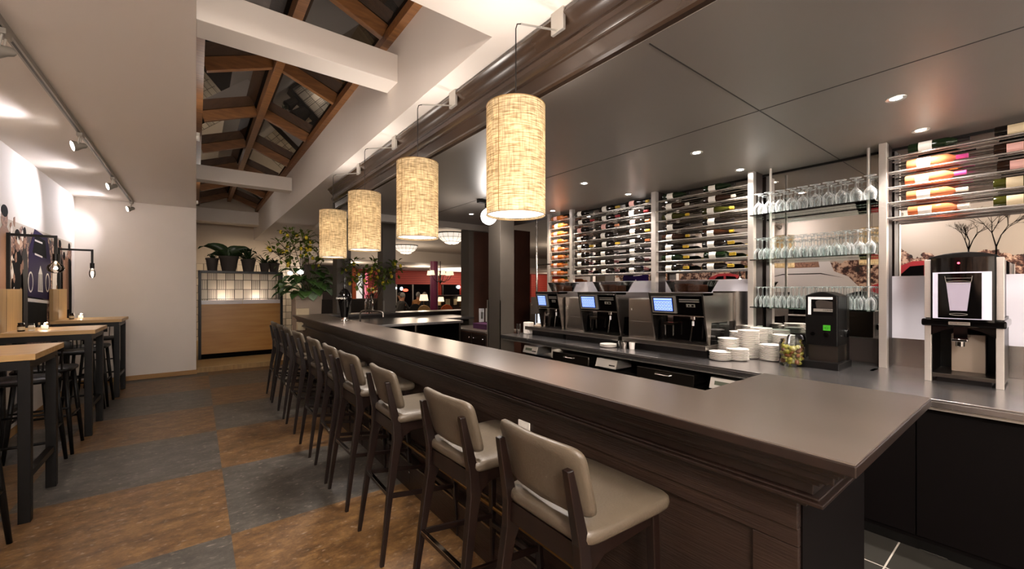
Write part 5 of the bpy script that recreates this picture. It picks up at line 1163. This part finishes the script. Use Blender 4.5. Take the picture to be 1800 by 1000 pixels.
seated(x_at(701,Y1), Y1, .35, 'seated grey haired person in a dark grey sweater at the window table', 'cloth_grey', 'hair_grey')
seated(x_at(711,16.0), 16.0, 3.0, 'seated person with dark hair facing the grey haired guest', 'cloth_black', 'hair_dark')
seated(x_at(733,15.4), 15.4, .9, 'white haired person in a tan sweater left of the purple column', 'cloth_tan', 'hair_grey')
seated(x_at(752,15.0), 15.0, 3.5, 'seated person in dark clothes with grey hair next to the purple column', 'cloth_black', 'hair_grey')
table(x_at(712,15.1)+.25, 15.1, 'dark restaurant table between the two guests by the window'); table(x_at(748,17.0), 17.0, 'dark restaurant table beside the purple column')
chair(x_at(732,13.8), 13.8, 1.0, 'black upholstered round backed chair behind the tan sweater guest', 'cloth_black')
chair(x_at(746,12.6), 12.6, 1.1, 'tan round backed dining chair left of the purple column', 'oak_top'); chair(x_at(785,12.6), 12.6, 1.1, 'orange round backed dining chair right of the purple column', 'chair_orange')
table(x_at(748,14.4)-.1, 14.4, 'dark restaurant table with a white lamp by the purple column'); tlamp(x_at(745,14.4), 14.4, .75, 'lit table lamp left of the purple column', 1.3)
sbx0, sbx1 = x_at(768,17.5), x_at(823,17.5)
t = thing('sideboard', 'long dark sideboard with lit shelves below the restaurant window', 'sideboard', (sbx0, 17.5, 0)); Ws = sbx1-sbx0
B(0,0,0,Ws,.5,.62).build('body', 'dark_wood', t); B(0,.3,.62,Ws,.5,1.15).build('back', 'dark_wood', t); B(0,0,1.15,Ws,.5,1.2).build('top', 'dark_wood', t)
for k, (a_, b_) in enumerate(((.12,.22),(.36,.5),(.62,.72))): B(Ws*a_,.285,.72,Ws*b_,.3,1.02).build('picture', 'label_cream', t)
for k in range(4): MB().box(Ws*(.0+.25*k),-.01,.05,Ws*(.0+.25*k)+Ws*.24,0,.58).build('door', 'redbrown', t)
for px, l in ((775,'lit table lamp on the sideboard just right of the purple column'),(809,'lit table lamp on the sideboard, second from the right'),(819,'lit table lamp on the sideboard beside the brown panel')): tlamp(x_at(px,17.65), 17.65, 1.2-.58, l, 1.2)
t = thing('drinks_fridge', 'glowing glass fronted fridge seen between the brown panel and the racks', 'fridge', (x_at(948,8.5), 8.5, 0)); B(-.15,0,0,.15,.3,1.12).build('body', 'steel', t); B(-.13,-.01,.5,.13,0,1.06).build('door', 'fridge_glow', t)
for z in (.62,.82): B(-.12,-.02,z,.12,-.01,z+.015).build('shelf', 'black_metal', t)
for k in range(3): MB().cyl((-.08+.08*k,-.018,0), .022, .84,.98, 10).build('can', 'mural_dark', t); 
t = thing('dining_booth', 'dark booth seats with cushions behind the beer tap', 'booth', (2.7, 12.6, 0)); B(0,0,0,1.9,.5,.5).build('seat', 'dark_wood', t, bevel=.02); B(0,.4,.5,1.9,.55,1.2).build('backrest', 'dark_wood', t, bevel=.02)
# wall behind bar arm on the far left of the restaurant
t = thing('flower_arrangement', 'orange and white flowers on the low partition behind the taps', 'flowers', (x_at(654,17.05), 17.05, 1.12)); MB().lathe([(.06,0),(.1,.12),(.05,.2)], n=14, cap0=True).build('vase', 'black_gloss', t, smooth=True)
for k in range(14): a = k*2.4; MB().sphere((.16*cos(a)*(.3+k/16), .1*sin(a), .25+.18*((k*7)%5)/5), .05, 8, 6).build('blossom', ('chair_orange','label_cream','lemon')[k % 3], t, smooth='all')
t = thing('wall_panel', 'dark wall panel at the end of the restaurant behind the big leafy plant', 'panel', (2.7, 14.8, 0)); B(-.02,0,0,1.6,.1,2.3).build('panel', 'dark_brown', t); B(1.62,0,.6,1.75,.06,2.25).build('orange_strip', 'chair_orange', t)
for k, (px, z) in enumerate(((512,1.98),(528,2.02))):
    t = thing('wall_spotlight', ('left' if k == 0 else 'right')+' small white lit lamp behind the leafy plant', 'lamp', (x_at(px+ (0 if k else -2), 13.9), 13.9, z)); MB().sphere((0,0,0), .07 if k else .05, 12, 8, sx=1.4).build('bulb', 'globe_glow', t, smooth='all'); MB().cyl((0,0,0), .012, .05, .9).build('rod', 'black_metal', t)
